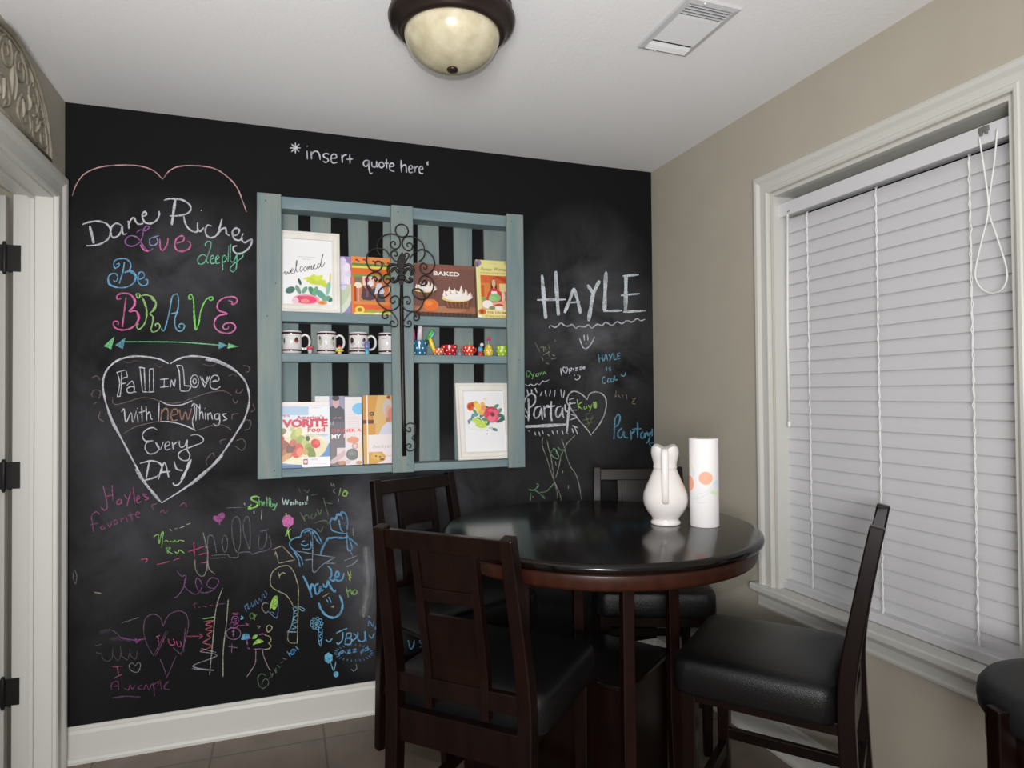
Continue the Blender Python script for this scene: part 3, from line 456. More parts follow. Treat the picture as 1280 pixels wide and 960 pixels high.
chalk('chalk_lettering', 'white chalk word Partay underlined and framed by dashes', K9, [(WHITE, 2.3, 1, '100,600 110,560 150,525 185,545 185,590 160,625 140,635 ; 230,625 190,640 175,690 190,720 220,700 235,640 240,700 245,735 ; 255,620 262,715 ; 258,650 285,620 300,635 ; 280,635 345,622 ; 395,625 360,640 350,690 370,715 395,680 405,640 405,690 415,720 ; 425,610 430,665 455,660'), (WHITE, 3, 1, '130,560 135,650 130,745 ; 315,585 310,690 320,745 ; 465,590 450,700 440,835'), (WHITE, 4.4, .95, '105,790 260,782 430,772'),
 (WHITE, 1.6, .95, '120,490 130,530 ; 155,490 160,520 ; 185,480 200,520 ; 240,510 225,545 ; 265,500 275,550 ; 310,495 300,545 ; 345,500 340,550 ; 390,490 400,560 ; 420,500 410,560 ; 455,575 500,560 ; 465,605 510,600 ; 470,660 520,655 ; 470,690 515,705 ; 465,735 520,715 ; 480,780 530,800 ; 130,820 145,830 ; 180,830 190,860 ; 215,830 225,865 ; 250,850 240,815 ; 285,850 300,865 ; 320,820 335,855 ; 360,820 365,850 ; 400,820 410,855 ; 430,830 450,850 ; 480,800 490,840 ; 500,790 525,850 ; 105,640 120,680 ; 105,700 120,720')])
chalk('chalk_heart', 'white chalk heart round green name near the room corner', K9, [((200, 196, 200), 1.8, .85, '600,575 570,540 520,510 480,510 450,540 440,590 470,640 530,730 600,810 635,860 ; 600,575 620,530 660,512 710,520 745,555 755,610 740,690 700,770 640,845'), ((152, 206, 84), 1.5, .85, '520,570 535,650 ; 560,590 530,620 565,650 ; 580,625 575,645 595,640 595,620 600,645 ; 610,615 620,640 ; 640,610 620,670 ; 650,590 655,640', '655,595 675,590 678,635 658,640'), ((120, 140, 84), 1.2, .65, '590,690 630,680 ; 560,740 650,720 ; 580,770 660,750 ; 600,800 650,700 ; 590,700 620,780')])
chalk('chalk_lettering', 'teal chalk word Partay with small heart near the corner', K9, [((84, 156, 188), 2.2, .9, '825,720 820,800 815,890 ; 825,720 850,690 865,720 850,770 828,790 ; 880,800 850,830 850,870 875,875 895,830 900,870 930,880 ; 950,820 955,895 ; 952,850 985,820 ; 1005,755 1005,880 ; 960,810 1035,805 ; 1050,830 1030,850 1035,880 1055,875 1062,840 1068,880 ; 1080,830 1090,860 1110,830 ; 1110,830 1095,900 1075,920 ; 1122,805 1120,868'), ((84, 156, 188), 1.4, .8, '1115,918 1100,925 1110,945 1128,955 1138,930 1125,915 1115,925')])
chalk('chalk_figure', 'pale green chalk dress outline above the round table', Q6, [((176, 180, 160), 1.2, .75, '280,60 265,110 275,190 320,310 370,470 410,590 440,700 450,800 ; 325,100 345,200 370,290 390,420 410,560 ; 500,80 540,210 560,300 610,420 670,510 710,640 740,830 ; 520,230 490,290 470,400 430,550 ; 410,590 470,720 500,830 ; 660,40 570,130 545,180 ; 425,350 435,405 ; 580,640 580,680 ; 515,460 510,495'), ((130, 190, 130), 1.5, .75, '385,220 410,195 435,225 460,280 455,320 400,300 370,250 385,220 ; 430,230 465,290 ; 450,180 500,225 520,210 540,235 ; 100,690 170,695 220,640 200,620 ; 130,730 125,830 ; 150,770 165,790 ; 240,725 310,715 370,660 410,610 ; 280,760 300,810 ; 180,700 240,740 290,800')])

# ------------------------------------------------------------------ pallet shelf on the chalkboard
teal = plain('washed_teal_wood', (.155, .222, .235), .7, rgb2=(.225, .262, .238), scale=5, stretch=(6, 6, .7), bump=.25, bscale=60, detail=8)
teal_h = plain('washed_teal_wood_rail', (.14, .212, .24), .7, rgb2=(.205, .27, .272), scale=5, stretch=(.7, 6, 6), bump=.25, bscale=60, detail=8)
FY = -.122   # front face of the pallet boards
SLAT = -.018
ps = thing('pallet_shelf', 'blue-green washed pallet shelf hung on the chalkboard wall', 'shelf', (1.22, 0, 1.018))
def inp(mb):
    mb.v = [(x-1.22, y, z-1.018) for x, y, z in mb.v]; return mb
def warp(x0, x1, y0, y1, z0, z1, dx=0, dx2=0):
    """plank with slightly wavering long edges"""
    mb = MB(); n = 7; rings = []
    for i in range(n):
        z = z0+(z1-z0)*i/(n-1); a = dx*math.sin(i*1.1); b = dx2*math.sin(i*.8+1)
        rings.append([(x0+a, y0, z), (x1+b, y0, z), (x1+b, y1, z), (x0+a, y1, z)])
    return mb.loft(rings, None, False)
for x0, x1, z0, z1 in ((.668, .757, 1.018, 2.131), (1.186, 1.277, 1.018, 2.128), (1.692, 1.770, 1.016, 2.134)):
    inp(warp(x0, x1, FY, -.102, z0, z1, .0012, -.001)).build('front_board', teal, ps, bevel=.003)
for x0, x1, a, b in ((.70, .822, .001, -.002), (.871, .954, .001, .002), (1.022, 1.106, -.002, .001), (1.168, 1.252, .001, 0), (1.318, 1.410, .003, -.002), (1.478, 1.565, -.003, .003), (1.618, 1.73, -.003, 0)):
    inp(warp(x0, x1, SLAT, -.002, 1.03, 2.122, a, b)).build('back_slat', teal, ps, bevel=.0015)
for x0, x1, z0 in ((.672, .702, 1.02), (1.20, 1.262, 1.97), (1.737, 1.766, 1.02)):
    inp(MB().box(x0, x1, -.102, SLAT, z0, 2.126)).build('stringer', teal, ps, bevel=.0015)
for z0, z1, y1 in ((2.080, 2.128, SLAT), (1.634, 1.672, SLAT), (1.474, 1.507, SLAT), (1.02, 1.052, SLAT)):
    for x0, x1 in (((.702, 1.20), (1.262, 1.737)) if z0 > 2 else ((.702, 1.737),)):
        inp(MB().box(x0, x1, -.104, y1, z0, z1)).build('shelf_board', teal_h, ps, bevel=.002)
for x, z in ((.70, 2.10), (.73, 1.05), (1.215, 2.10), (1.25, 1.05), (1.715, 2.10), (1.74, 1.04), (.705, 1.65), (1.745, 1.49), (.735, 1.78)):
    MB().lathe([(.0022, -.0006), (.0022, .0006)], None, 8, (0, 0, 0), True, True, Matrix.Translation((x-1.22, FY-.0002, z-1.018)) @ Matrix.Rotation(math.pi/2, 4, 'X')).build('nail', plain('dark_nail', (.03, .028, .026), .5), ps)

# ------------------------------------------------------------------ iron scroll ornament on the middle board
iron = plain('dark_bronze_iron', (.016, .011, .010), .42, metal=.35, bump=.2, bscale=160)
C4, C5, C6, C7 = (440, 270, 1/12), (490, 270, 1/12), (440, 330, 1/12), (490, 330, 1/12)
orn = thing('iron_ornament', 'dark iron fleur-de-lis scroll ornament hung on the middle pallet board', 'wall ornament', tuple(at(503, 288, FY-.012)))
OL = orn.location.copy()
def opts(crop, t, y=FY-.012, n=6):
    P = [tuple(at(crop[0]+float(a.split(',')[0])*crop[2], crop[1]+float(a.split(',')[1])*crop[2], y)-OL) for a in t.split()]
    return smoothpath(P, n)
def scroll(crop, t, r=.0031, name='scroll'):
    mb = MB(); mb.tube(opts(crop, t), r, None, 8, taper=lambda k: 1-.25*abs(2*k-1)**3); return mb.build(name, iron, orn)
rg = MB(); c = at(502.3, 288.3, FY-.012)-OL; R0 = .0265
rg.tube([(c.x+R0*math.cos(a*math.pi/12), c.y, c.z+R0*math.sin(a*math.pi/12)) for a in range(25)], .003, None, 8); rg.build('hanging_ring', iron, orn)
for cr, t in ((C4, '380,410 420,340 490,290 570,270 650,280 700,320 725,390 710,460 660,495 605,480 580,430 595,390 635,385 650,420 632,430'),
              (C4, '560,610 545,560 500,510 430,490 340,490 270,530 225,600 220,690 250,770 310,820 380,825 440,780 450,720 420,685 370,680 345,715 360,740'),
              (C4, '375,410 380,470 390,540 430,590'), (C4, '685,690 630,660 590,600 590,550 620,525 665,535 680,580 655,600 630,580'),
              (C6, '400,250 440,210 430,150 380,125 310,130 240,180 215,260 230,340 280,430 350,490'), (C6, '400,270 440,240 445,190 400,140'), (C6, '300,230 320,190 355,200 375,235 355,255 340,230'),
              (C6, '345,490 390,580 460,650 540,690 620,690 690,640 710,570 690,500 640,480 590,510 580,560 610,590 645,570 630,550'), (C6, '580,370 560,330 510,330 440,360 400,420 400,480 440,505 500,495 560,440 580,370'),
              (C6, '470,230 480,180 520,155 570,170'), (C6, '470,230 490,280 530,300 565,270 560,230 525,220 510,240'),
              (C6, '690,870 650,790 590,720 520,700 465,730 455,790 490,820 530,800 530,765 505,765'), (C6, '690,860 680,920 630,945 585,925 575,880 600,855 630,870 625,890')):
    scroll(cr, t)
for cr, t in ((C5, '490,520 470,430 420,370 340,320 260,305 190,325 155,390 165,460 210,510 260,520 300,490 305,440 270,405 230,415 225,450 250,455'),
              (C5, '270,640 300,590 350,540 430,505 500,515 570,560 625,640 640,730 610,810 550,865 480,865 430,820 425,750 460,710 510,730 520,780 490,795 475,765'),
              (C5, '490,500 490,580 450,650 400,690'), (C5, '195,690 230,640 250,600 245,565 205,560 185,590 210,610'),
              (C7, '420,220 460,180 520,180 580,210 625,290 610,390 550,480 490,530'), (C7, '420,220 410,280 440,315 490,315 515,280 500,245 470,255 470,290'),
              (C7, '490,530 440,640 370,710 290,715 210,690 160,630 150,560 180,500 240,490 270,530 270,580 240,600 215,575 240,555'), (C7, '310,380 380,370 440,390 480,450 490,520 430,530 360,500 310,440 310,380'),
              (C7, '170,870 220,790 290,720 360,720 405,770 400,830 350,845 325,810 350,780 375,800'), (C7, '170,860 180,920 240,945 285,920 285,870 255,855 235,880 250,905'), (C7, '420,390 470,440 490,520')):
    scroll(cr, t)
rod = MB(); rod.tube([tuple(at(x, y, FY-.010)-OL) for x, y in ((502, 330), (502, 384), (503, 450), (504.5, 520), (505.5, 570))], .0085, None, 4, taper=lambda k: .55 if k < .2 else 1, flat=.7); rod.build('rod', iron, orn)
def fleur(pts, nm, dy):
    P = [at(490+float(a.split(',')[0])/12, 270+float(a.split(',')[1])/12, FY-.014) for a in pts.split()]
    P = [(p.x-OL.x, p.z-OL.z) for p in P]; MB().prism(P, FY-.020-dy-OL.y, FY-.010-OL.y, None).build(nm, iron, orn, bevel=.0025)
fleur('150,540 175,590 205,670 200,720 175,770 170,860 180,960 100,960 105,860 95,770 75,720 75,670 110,590', 'fleur_petal', .003)
fleur('90,790 190,790 192,840 88,840', 'fleur_band', .006); fleur('92,870 188,870 190,905 90,905', 'fleur_band', .006)
fleur('95,960 180,960 170,1010 150,1045 125,1045 105,1010', 'fleur_petal', .002)
for t in ('95,760 50,735 0,730 -40,750 -60,790 -55,840 -35,870', '95,900 80,960 40,990 10,985 -5,955 15,935 40,945', '95,860 50,790 10,800 -10,840'):
    scroll(C5, t, .0062, 'fleur_petal')
for t in ('180,760 225,735 260,730 300,760 320,810 300,870 270,880', '185,900 200,960 240,990 280,985 295,955 275,935 250,945', '185,860 220,800 265,800 290,850'):
    scroll(C5, t, .0062, 'fleur_petal')
C8 = (445, 495, 80/768)
for t in ('590,390 605,345 650,325 700,340 710,380 705,440 690,480 670,505', '600,400 620,425 650,425 655,390 630,380', '670,505 700,540 710,590 695,640 650,660 610,640 600,605 630,575 660,590 655,615 635,620'):
    scroll(C8, t, .0026)

# ------------------------------------------------------------------ frames and books on the shelves
frame_m = plain('whitewashed_frame', (.74, .70, .64), .6, rgb2=(.80, .78, .74), scale=14, stretch=(1, 1, 1), bump=.2, bscale=70)
def leaning(name, label, cat, x, zb, yb, yt, h, group=None, t=.018):
    """thing standing on a shelf at x, bottom front edge at depth yb, leaning so that the top front edge lies at depth yt"""
    return thing(name, label, cat, (x, yb, zb+.0006+t*max(0, yt-yb)/h), 0, group, rx=-math.asin(max(-1, min(1, (yt-yb)/h))))
def picture_frame(label, x, zb, w, h, yb, yt, bw, draw):
    t = leaning('picture_frame', label, 'picture frame', x, zb, yb, yt, h, 'white picture frames on the pallet shelf')
    d = .018; fb = MB()
    prof = [(0, d), (0, .003), (.003, 0), (bw*.28, .0005), (bw*.40, .004), (bw*.8, .005), (bw*.85, .002), (bw, .003), (bw, .010)]
    rings = []
    for cx, cz, sx, sz in ((-w/2, 0, 1, 1), (w/2, 0, -1, 1), (w/2, h, -1, -1), (-w/2, h, 1, -1), (-w/2, 0, 1, 1)):
        rings.append([(cx+sx*a, y, cz+sz*a) for a, y in prof])
    fb.loft(rings, None, False, False, False); fb.build('frame', frame_m, t)
    _ = MB().box(-w/2+.002, w/2-.002, .011, d, .002, h-.002); bk = _.build('backing', plain('frame_backing', (.20, .15, .10), .8), t)
    iw, ih = w-2*bw, h-2*bw; A = Art(iw, ih, None, bw, .0105); A.rect(0, 0, 1, 1, (236, 236, 238)); draw(A); A.build('print', bk, 'printed paper in the frame')
    return t
def leafs(A, L):
    for u, v, ru, rv, rot, c in L:
        n = 8; pts = [(math.cos(math.pi*k/n), .5*math.sin(math.pi*k/n)) for k in range(n+1)] + [(-math.cos(math.pi*k/n), -.5*math.sin(math.pi*k/n)) for k in range(1, n)]
        ca, sa = math.cos(rot), math.sin(rot)
        A.poly([(u+ru*(x*ca-y*sa), v+rv*(x*sa+y*ca)) for x, y in pts], c)
        A.line([(u-ru*.8*ca, v-rv*.8*sa), (u, v), (u+ru*.8*ca, v+rv*.8*sa)], .0006, tuple(int(q*.75) for q in c))
def welcome(A):
    A.text('HAVE A GORGEOUS', .30, .725, .66, .014, (150, 150, 154)).text('DAY AND', .40, .69, .56, .014, (150, 150, 154))
    K = (40, 40, 44)
    for t in ([(.09, .46), (.12, .49), (.13, .44), (.17, .49), (.18, .45), (.23, .52)], [(.21, .47), (.27, .52), (.25, .54), (.23, .48), (.30, .48), (.35, .64), (.345, .67), (.33, .62), (.335, .50), (.38, .50)],
              [(.46, .57), (.43, .585), (.405, .53), (.43, .50), (.47, .54)], [(.51, .58), (.48, .55), (.50, .51), (.54, .55), (.52, .585), (.51, .58)], [(.56, .52), (.565, .59), (.57, .55), (.60, .60), (.60, .535), (.635, .605), (.64, .545), (.67, .56)],
              [(.66, .56), (.70, .60), (.69, .625), (.67, .57), (.72, .555), (.75, .58)], [(.80, .64), (.76, .62), (.76, .57), (.80, .60), (.86, .76), (.865, .79), (.84, .72), (.82, .60), (.86, .60), (.90, .66)]):
        A.line([((u-.09)*1.04+.01, v) for u, v in t], .0023, K)
    Y, G, D = (214, 224, 78), (104, 168, 136), (62, 108, 98)
    for u, v, ru, rv, rot in ((.62, .40, .13, .05, .5), (.72, .37, .16, .06, .1), (.66, .34, .14, .05, -.3), (.80, .34, .12, .05, -.6), (.50, .40, .10, .04, .15), (.56, .36, .10, .04, -.15), (.74, .42, .10, .05, 1.0), (.66, .40, .15, .05, 1.35), (.58, .38, .15, .05, -.9), (.68, .33, .16, .045, -.15), (.70, .41, .13, .05, 2.3), (.84, .30, .10, .04, -.9), (.60, .44, .08, .03, .9)):
        leafs(A, [(u, v, ru, rv, rot, Y if rot > 0 else (198, 214, 60))])
    leafs(A, [(.14, .21, .10, .10, .25, D), (.30, .22, .07, .09, -.7, (110, 150, 130)), (.43, .22, .07, .08, .6, G), (.58, .20, .08, .12, -.5, (72, 140, 96)), (.64, .19, .09, .11, .9, G), (.76, .16, .12, .10, -.6, (90, 160, 140)), (.88, .10, .10, .08, .3, G), (.92, .26, .08, .12, 1.1, (140, 190, 170)), (.33, .34, .05, .06, -.9, (54, 84, 84)), (.96, .42, .03, .09, 1.4, (226, 196, 130)), (.97, .08, .06, .05, .5, D)])
    A.ell(.46, .075, .27, .075, (232, 150, 170)).ell(.46, .07, .22, .06, (218, 84, 112)).ell(.33, .075, .07, .05, (208, 70, 104)).ell(.58, .07, .08, .05, (232, 60, 110)).ell(.44, .05, .09, .03, (236, 130, 130)).ell(.24, .05, .07, .045, (236, 190, 206))
    A.ell(.79, .03, .10, .03, (226, 150, 84)).ell(.79, .03, .05, .02, (208, 120, 60))
def bouquet(A):
    leafs(A, [(.58, .72, .08, .05, -.5, (58, 120, 98)), (.88, .66, .10, .06, .9, (96, 156, 132)), (.94, .52, .10, .06, .5, (56, 104, 92)), (.86, .49, .09, .05, .3, (74, 110, 104)), (.20, .56, .07, .06, 1.0, (92, 150, 160)), (.12, .50, .06, .05, 1.2, (120, 150, 190)), (.36, .52, .08, .06, -.6, (84, 140, 120)), (.30, .60, .06, .05, .4, (96, 170, 150)), (.74, .35, .07, .05, -.3, (92, 128, 118)), (.52, .45, .05, .04, -.8, (90, 150, 80)), (.64, .38, .06, .03, .2, (200, 196, 206))])
    for u, v, r in ((.16, .74, .07), (.22, .77, .05)): A.ell(u, v, r*1.2, r, (214, 98, 44)).ell(u-.01, v, r*.6, r*.5, (176, 54, 30))
    A.ell(.30, .79, .06, .045, (230, 190, 80)).ell(.38, .68, .07, .05, (238, 214, 96)).ell(.48, .72, .07, .055, (232, 150, 96)).ell(.53, .86, .05, .03, (238, 222, 180))
    A.ell(.68, .60, .20, .135, (226, 90, 116)).ell(.68, .65, .17, .085, (206, 44, 76)).ell(.58, .63, .07, .08, (214, 66, 96)).ell(.78, .62, .07, .07, (228, 106, 130)).ell(.67, .54, .10, .055, (236, 118, 138)).ell(.70, .60, .05, .035, (120, 60, 50)).ell(.66, .67, .07, .03, (230, 96, 120))
    leafs(A, [(.26, .66, .07, .05, -.9, (120, 160, 90)), (.44, .60, .09, .06, .8, (70, 130, 110)), (.50, .52, .08, .06, -.2, (104, 150, 96)), (.22, .60, .05, .05, .3, (110, 150, 190)), (.80, .74, .08, .05, .6, (86, 146, 120)), (.90, .58, .09, .06, -.3, (66, 120, 100)), (.58, .46, .06, .04, 1.2, (80, 130, 96))])
    A.ell(.34, .74, .08, .05, (240, 206, 96)).ell(.42, .64, .07, .05, (236, 176, 96)).ell(.46, .78, .05, .035, (236, 170, 110))
    for u, v, ru, rv, rot in ((.30, .50, .13, .08, -.4), (.38, .46, .13, .06, .2), (.45, .44, .10, .05, -.7), (.33, .44, .08, .05, .7), (.42, .40, .10, .04, 0)): leafs(A, [(u, v, ru, rv, rot, (196, 220, 84))])
    A.ell(.54, .34, .012, .01, (70, 100, 110)).ell(.53, .28, .012, .01, (90, 90, 130)).ell(.08, .50, .012, .02, (120, 120, 90))
    A.line([(.20, .40), (.30, .34), (.45, .36)], .0008, (190, 200, 170)).line([(.06, .46), (.10, .38), (.20, .36)], .0008, (190, 200, 190))
Z1, Z2, Z3 = 1.672, 1.507, 1.052
picture_frame('whitewashed frame with black script and watercolour flowers on top shelf', .858, Z1, .252, .334, -.096, -.060, .032, welcome)
picture_frame('whitewashed frame with small floral bouquet print on bottom shelf', 1.604, Z3, .258, .340, -.094, -.036, .036, bouquet)

def book(label, x, zb, w, h, t, yb, yt, cover, draw, name='cookbook', spine=None, group='cookbooks and magazines on the pallet shelf'):
    b = leaning(name, label, 'book' if name != 'magazine' else 'magazine', x, zb, yb, yt, h, group, t)
    cm = ink(cover, .32); c = MB(); o = .0018
    c.box(-w/2, w/2, 0, o, 0, h).box(-w/2, w/2, t-o, t, 0, h).box(-w/2, -w/2+o, o, t-o, 0, h, ink(spine or cover, .32)); cov = c.build('cover', cm, b)
    MB().box(-w/2+o, w/2-.003, o, t-o, .003, h-.003).build('pages', plain('page_edges', (.72, .68, .58), .9), b)
    A = Art(w, h, None, 0, 0); draw(A); A.build('cover_print', cov, 'printed front cover'); return b
def orange_book(A):
    A.rect(0, 0, 1, 1, (226, 118, 44)).rect(0, .86, 1, 1, (232, 140, 72)).rect(.02, .84, 1, .885, (92, 134, 62)).rect(.02, .80, 1, .84, (232, 214, 92)).rect(0, .69, 1, .80, (222, 106, 32)).rect(.03, .64, 1, .69, (112, 150, 74))
    for u, v in ((.12, .94), (.28, .95), (.48, .93), (.66, .92), (.80, .91), (.92, .93)): A.ell(u, v, .035, .018, (150, 60, 30)).ell(u+.04, v-.02, .02, .012, (60, 84, 40))
    A.rect(.05, .22, .98, .64, (206, 120, 70)).rect(.06, .50, .22, .64, (120, 110, 90)).ell(.14, .50, .08, .055, (236, 226, 204)).rect(.06, .22, .10, .48, (150, 60, 36)).rect(.13, .06, .16, .46, (222, 160, 140))
    A.rect(.24, .50, .48, .66, (230, 206, 200)).ell(.33, .60, .05, .05, (190, 80, 90)).ell(.40, .53, .06, .05, (240, 234, 232)).poly([(.20, .30), (.24, .50), (.30, .44), (.36, .52), (.44, .44), (.50, .48), (.52, .28), (.40, .24), (.24, .25)], (70, 54, 66)).poly([(.30, .30), (.32, .46), (.36, .46), (.36, .30)], (130, 70, 80))
    A.ell(.56, .62, .05, .06, (206, 150, 110)).poly([(.48, .34), (.54, .54), (.64, .55), (.70, .40), (.66, .33), (.56, .38)], (214, 214, 232)).poly([(.52, .16), (.54, .36), (.68, .36), (.74, .16)], (70, 70, 74)).rect(.80, .36, .90, .56, (236, 220, 190)).rect(.91, .30, .94, .60, (190, 110, 60))
    A.rect(.05, .10, .98, .17, (226, 92, 36)).rect(.05, .17, .98, .22, (216, 140, 64)).ell(.17, .075, .10, .07, (236, 206, 70)).ell(.17, .075, .05, .035, (150, 120, 40)).rect(.05, 0, .98, .03, (236, 222, 120)).rect(.30, .03, .98, .07, (150, 170, 60)).ell(.86, .05, .08, .05, (226, 214, 90)).ell(.55, .02, .08, .015, (240, 236, 226))
def baked_book(A):
    A.rect(0, 0, 1, 1, (116, 76, 66)).rect(0, 0, 1, .10, (84, 56, 44)).rect(0, .08, 1, .20, (150, 96, 70)).ell(.46, .14, .40, .06, (176, 118, 84)).rect(0, .92, 1, 1, (126, 82, 68))
    A.text('DELICIOUSLY', .34, .895, .76, .035, (196, 84, 50)).text('BAKED', .36, .79, .76, .075, (240, 232, 224), .03).text('EXPLORATIONS', .42, .745, .70, .018, (170, 140, 132)).text('DESSERTS', .44, .70, .66, .018, (170, 96, 60)).text('RELOADED', .46, .665, .66, .016, (160, 90, 56))
    for cx, cy, k in ((.24, .50, .8), (.72, .36, 1.15)):
        A.poly([(cx-.20*k, cy-.02), (cx+.20*k, cy-.02), (cx+.15*k, cy-.17*k), (cx-.15*k, cy-.17*k)], (104, 62, 40))
        for q in range(6): A.poly([(cx+(-.17+q*.06)*k, cy-.02), (cx+(-.15+q*.06)*k, cy-.02), (cx+(-.12+q*.05)*k, cy-.16*k), (cx+(-.13+q*.05)*k, cy-.16*k)], (150, 92, 54))
        A.ell(cx-.03*k, cy-.01, .19*k, .055*k, (226, 204, 120)).ell(cx, cy+.03*k, .20*k, .075*k, (236, 230, 224)).ell(cx-.06*k, cy+.07*k, .12*k, .06*k, (240, 236, 232))
        for q, (du, dv, hh) in enumerate(((-.17, .03, .10), (-.11, .06, .13), (-.03, .07, .10), (.05, .08, .14), (.12, .05, .12), (.17, .03, .08))):
            A.poly([(cx+(du-.035)*k, cy+dv*k), (cx+(du+.035)*k, cy+dv*k), (cx+(du-.01+.01*(q % 2))*k, cy+(dv+hh)*k)], (242, 236, 230)); A.poly([(cx+(du+.005)*k, cy+dv*k), (cx+(du+.035)*k, cy+dv*k), (cx+(du+.0)*k, cy+(dv+hh*.75)*k)], (206, 170, 150))
    A.ell(.30, .21, .12, .115, (226, 110, 40)).ell(.27, .24, .06, .05, (238, 136, 66))
    for q in range(14): A.rect(.05+q*.065, 0, .075+q*.065, .075, (60, 42, 36))
def yellow_book(A):
    A.rect(0, 0, 1, 1, (226, 218, 142)).rect(0, .0, .04, 1, (232, 226, 176)).ell(.08, .95, .09, .05, (150, 120, 150)).ell(.04, .91, .05, .04, (110, 90, 140)).ell(.93, .96, .06, .03, (200, 190, 110))
    A.text('THE', .42, .935, .62, .012, (170, 150, 90)); K = (120, 104, 70)
    A.text('Pioneer', .14, .815, .50, .055, K, 0, .35).text('Woman', .56, .825, .96, .055, K, 0, .35).text('COOKS FROM MY', .12, .765, .90, .024, (170, 110, 70))
    A.rect(.12, .14, .98, .735, (214, 128, 58)).rect(.12, .60, .98, .735, (206, 96, 44)).poly([(.5, .73), (.98, .60), (.98, .66), (.7, .73)], (186, 70, 34)).rect(.12, .30, .22, .56, (190, 92, 40)).rect(.70, .46, .90, .60, (230, 206, 150)).rect(.12, .14, .98, .30, (222, 178, 140)).rect(.14, .22, .28, .36, (150, 160, 80))
    A.poly([(.40, .40), (.44, .62), (.52, .695), (.60, .62), (.64, .40)], (70, 42, 30)).ell(.52, .60, .06, .07, (226, 176, 146)).rect(.495, .48, .545, .55, (222, 168, 138)).poly([(.26, .30), (.34, .44), (.46, .51), (.58, .51), (.72, .46), (.82, .32), (.70, .28), (.36, .26)], (206, 60, 64)).poly([(.40, .30), (.44, .46), (.60, .46), (.66, .30)], (238, 224, 224))
    A.ell(.80, .38, .05, .09, (236, 200, 186)).ell(.54, .35, .18, .07, (132, 190, 116)).ell(.46, .33, .12, .05, (150, 200, 130)).ell(.30, .23, .16, .07, (238, 232, 226)).ell(.66, .20, .16, .045, (196, 62, 52)).ell(.66, .17, .19, .035, (240, 234, 224)).ell(.44, .17, .10, .03, (120, 150, 90)).ell(.86, .18, .10, .05, (226, 180, 150))
    A.rect(.24, .05, 1, .135, (236, 226, 160)).text('REE DRUMM', .29, .075, .95, .035, (190, 76, 50), .02).ell(.13, .10, .12, .05, (206, 116, 44)).ell(.12, .10, .06, .03, (160, 70, 30)).text('#1 New York Times', .22, .012, .90, .026, (176, 60, 70)).ell(.06, .02, .06, .018, (244, 240, 236))
def lilac_book(A):
    A.rect(0, 0, 1, 1, (150, 134, 186)).ell(.44, .38, .60, .40, (214, 224, 206)).ell(.40, .44, .56, .34, (190, 206, 176)).ell(.42, .68, .50, .27, (228, 222, 238))
    for a in range(14): A.ell(.42+.50*math.cos(a*.45), .70+.27*math.sin(a*.45), .11, .075, (234, 228, 244) if a % 2 else (220, 212, 240))
    A.ell(.36, .70, .32, .16, (214, 206, 232)).line([(.62, .50), (.78, .51), (.88, .515)], .002, (150, 140, 190))
def favourite_mag(A):
    A.rect(0, 0, 1, 1, (214, 222, 232)).rect(0, .955, 1, 1, (236, 222, 218)).rect(0, .80, .62, .93, (168, 194, 220)).rect(.62, .52, 1, .93, (226, 230, 234)).rect(0, .50, 1, .66, (226, 224, 220))
    A.text('Recipes from the kitchen', .12, .93, .45, .012, (220, 130, 130)).text('our best dishes of all', .60, .905, .85, .012, (220, 140, 140)).text('IPES', .09, .775, .29, .030, (206, 40, 60), .02)
    A.ell(.45, .30, .52, .26, (236, 228, 206)).ell(.48, .28, .50, .22, (226, 214, 176)).ell(.40, .10, .44, .06, (240, 224, 190)).poly([(.98, .36), (1, .36), (1, .15), (.72, .13), (.84, .17), (.92, .25)], (96, 140, 190)).rect(0, 0, .52, .045, (70, 104, 150)).poly([(0, .045), (.5, .045), (.3, .06), (0, .10)], (110, 144, 186))
    for u, v, ru, rv, c in ((.16, .30, .14, .14, (150, 84, 54)), (.10, .44, .09, .07, (190, 70, 56)), (.14, .55, .09, .05, (130, 130, 84)), (.08, .36, .07, .05, (226, 88, 70)), (.24, .22, .12, .08, (176, 110, 70)), (.38, .50, .11, .065, (170, 186, 90)), (.44, .54, .09, .05, (206, 200, 120)), (.48, .40, .11, .07, (150, 166, 84)), (.56, .36, .10, .06, (184, 196, 110)), (.42, .26, .14, .08, (206, 74, 60)), (.46, .24, .08, .05, (230, 130, 100)), (.63, .28, .11, .07, (150, 164, 66)), (.66, .22, .12, .06, (120, 134, 56)), (.74, .36, .09, .065, (206, 44, 50)), (.77, .38, .05, .04, (228, 84, 74)), (.30, .30, .10, .06, (110, 60, 50)), (.34, .38, .07, .05, (190, 100, 80)), (.60, .44, .05, .03, (60, 80, 40)), (.33, .60, .06, .03, (196, 190, 120)), (.20, .16, .14, .04, (206, 150, 90)), (.56, .24, .06, .04, (190, 160, 90))): A.ell(u, v, ru, rv, c, u*3)
    R = (198, 38, 62)
    A.text("America's", .40, .735, .90, .055, R, .02).text('VORITE', .15, .622, .965, .105, R, .055).text('Food', .60, .54, .91, .07, R, .02).rect(.56, .488, .96, .494, (150, 160, 180)).text('A treasury of recipes', .58, .47, .95, .012, (150, 160, 180))
    A.rect(.50, .01, 1, .155, (232, 236, 240)).rect(.52, .045, .60, .13, (190, 30, 44)).ell(.56, .088, .03, .026, (240, 200, 200)).text('FREE', .64, .105, .78, .022, (220, 100, 110)).text('with every issue', .64, .075, .84, .012, (224, 130, 140)).text('of the new season', .64, .045, .94, .012, (224, 130, 140))
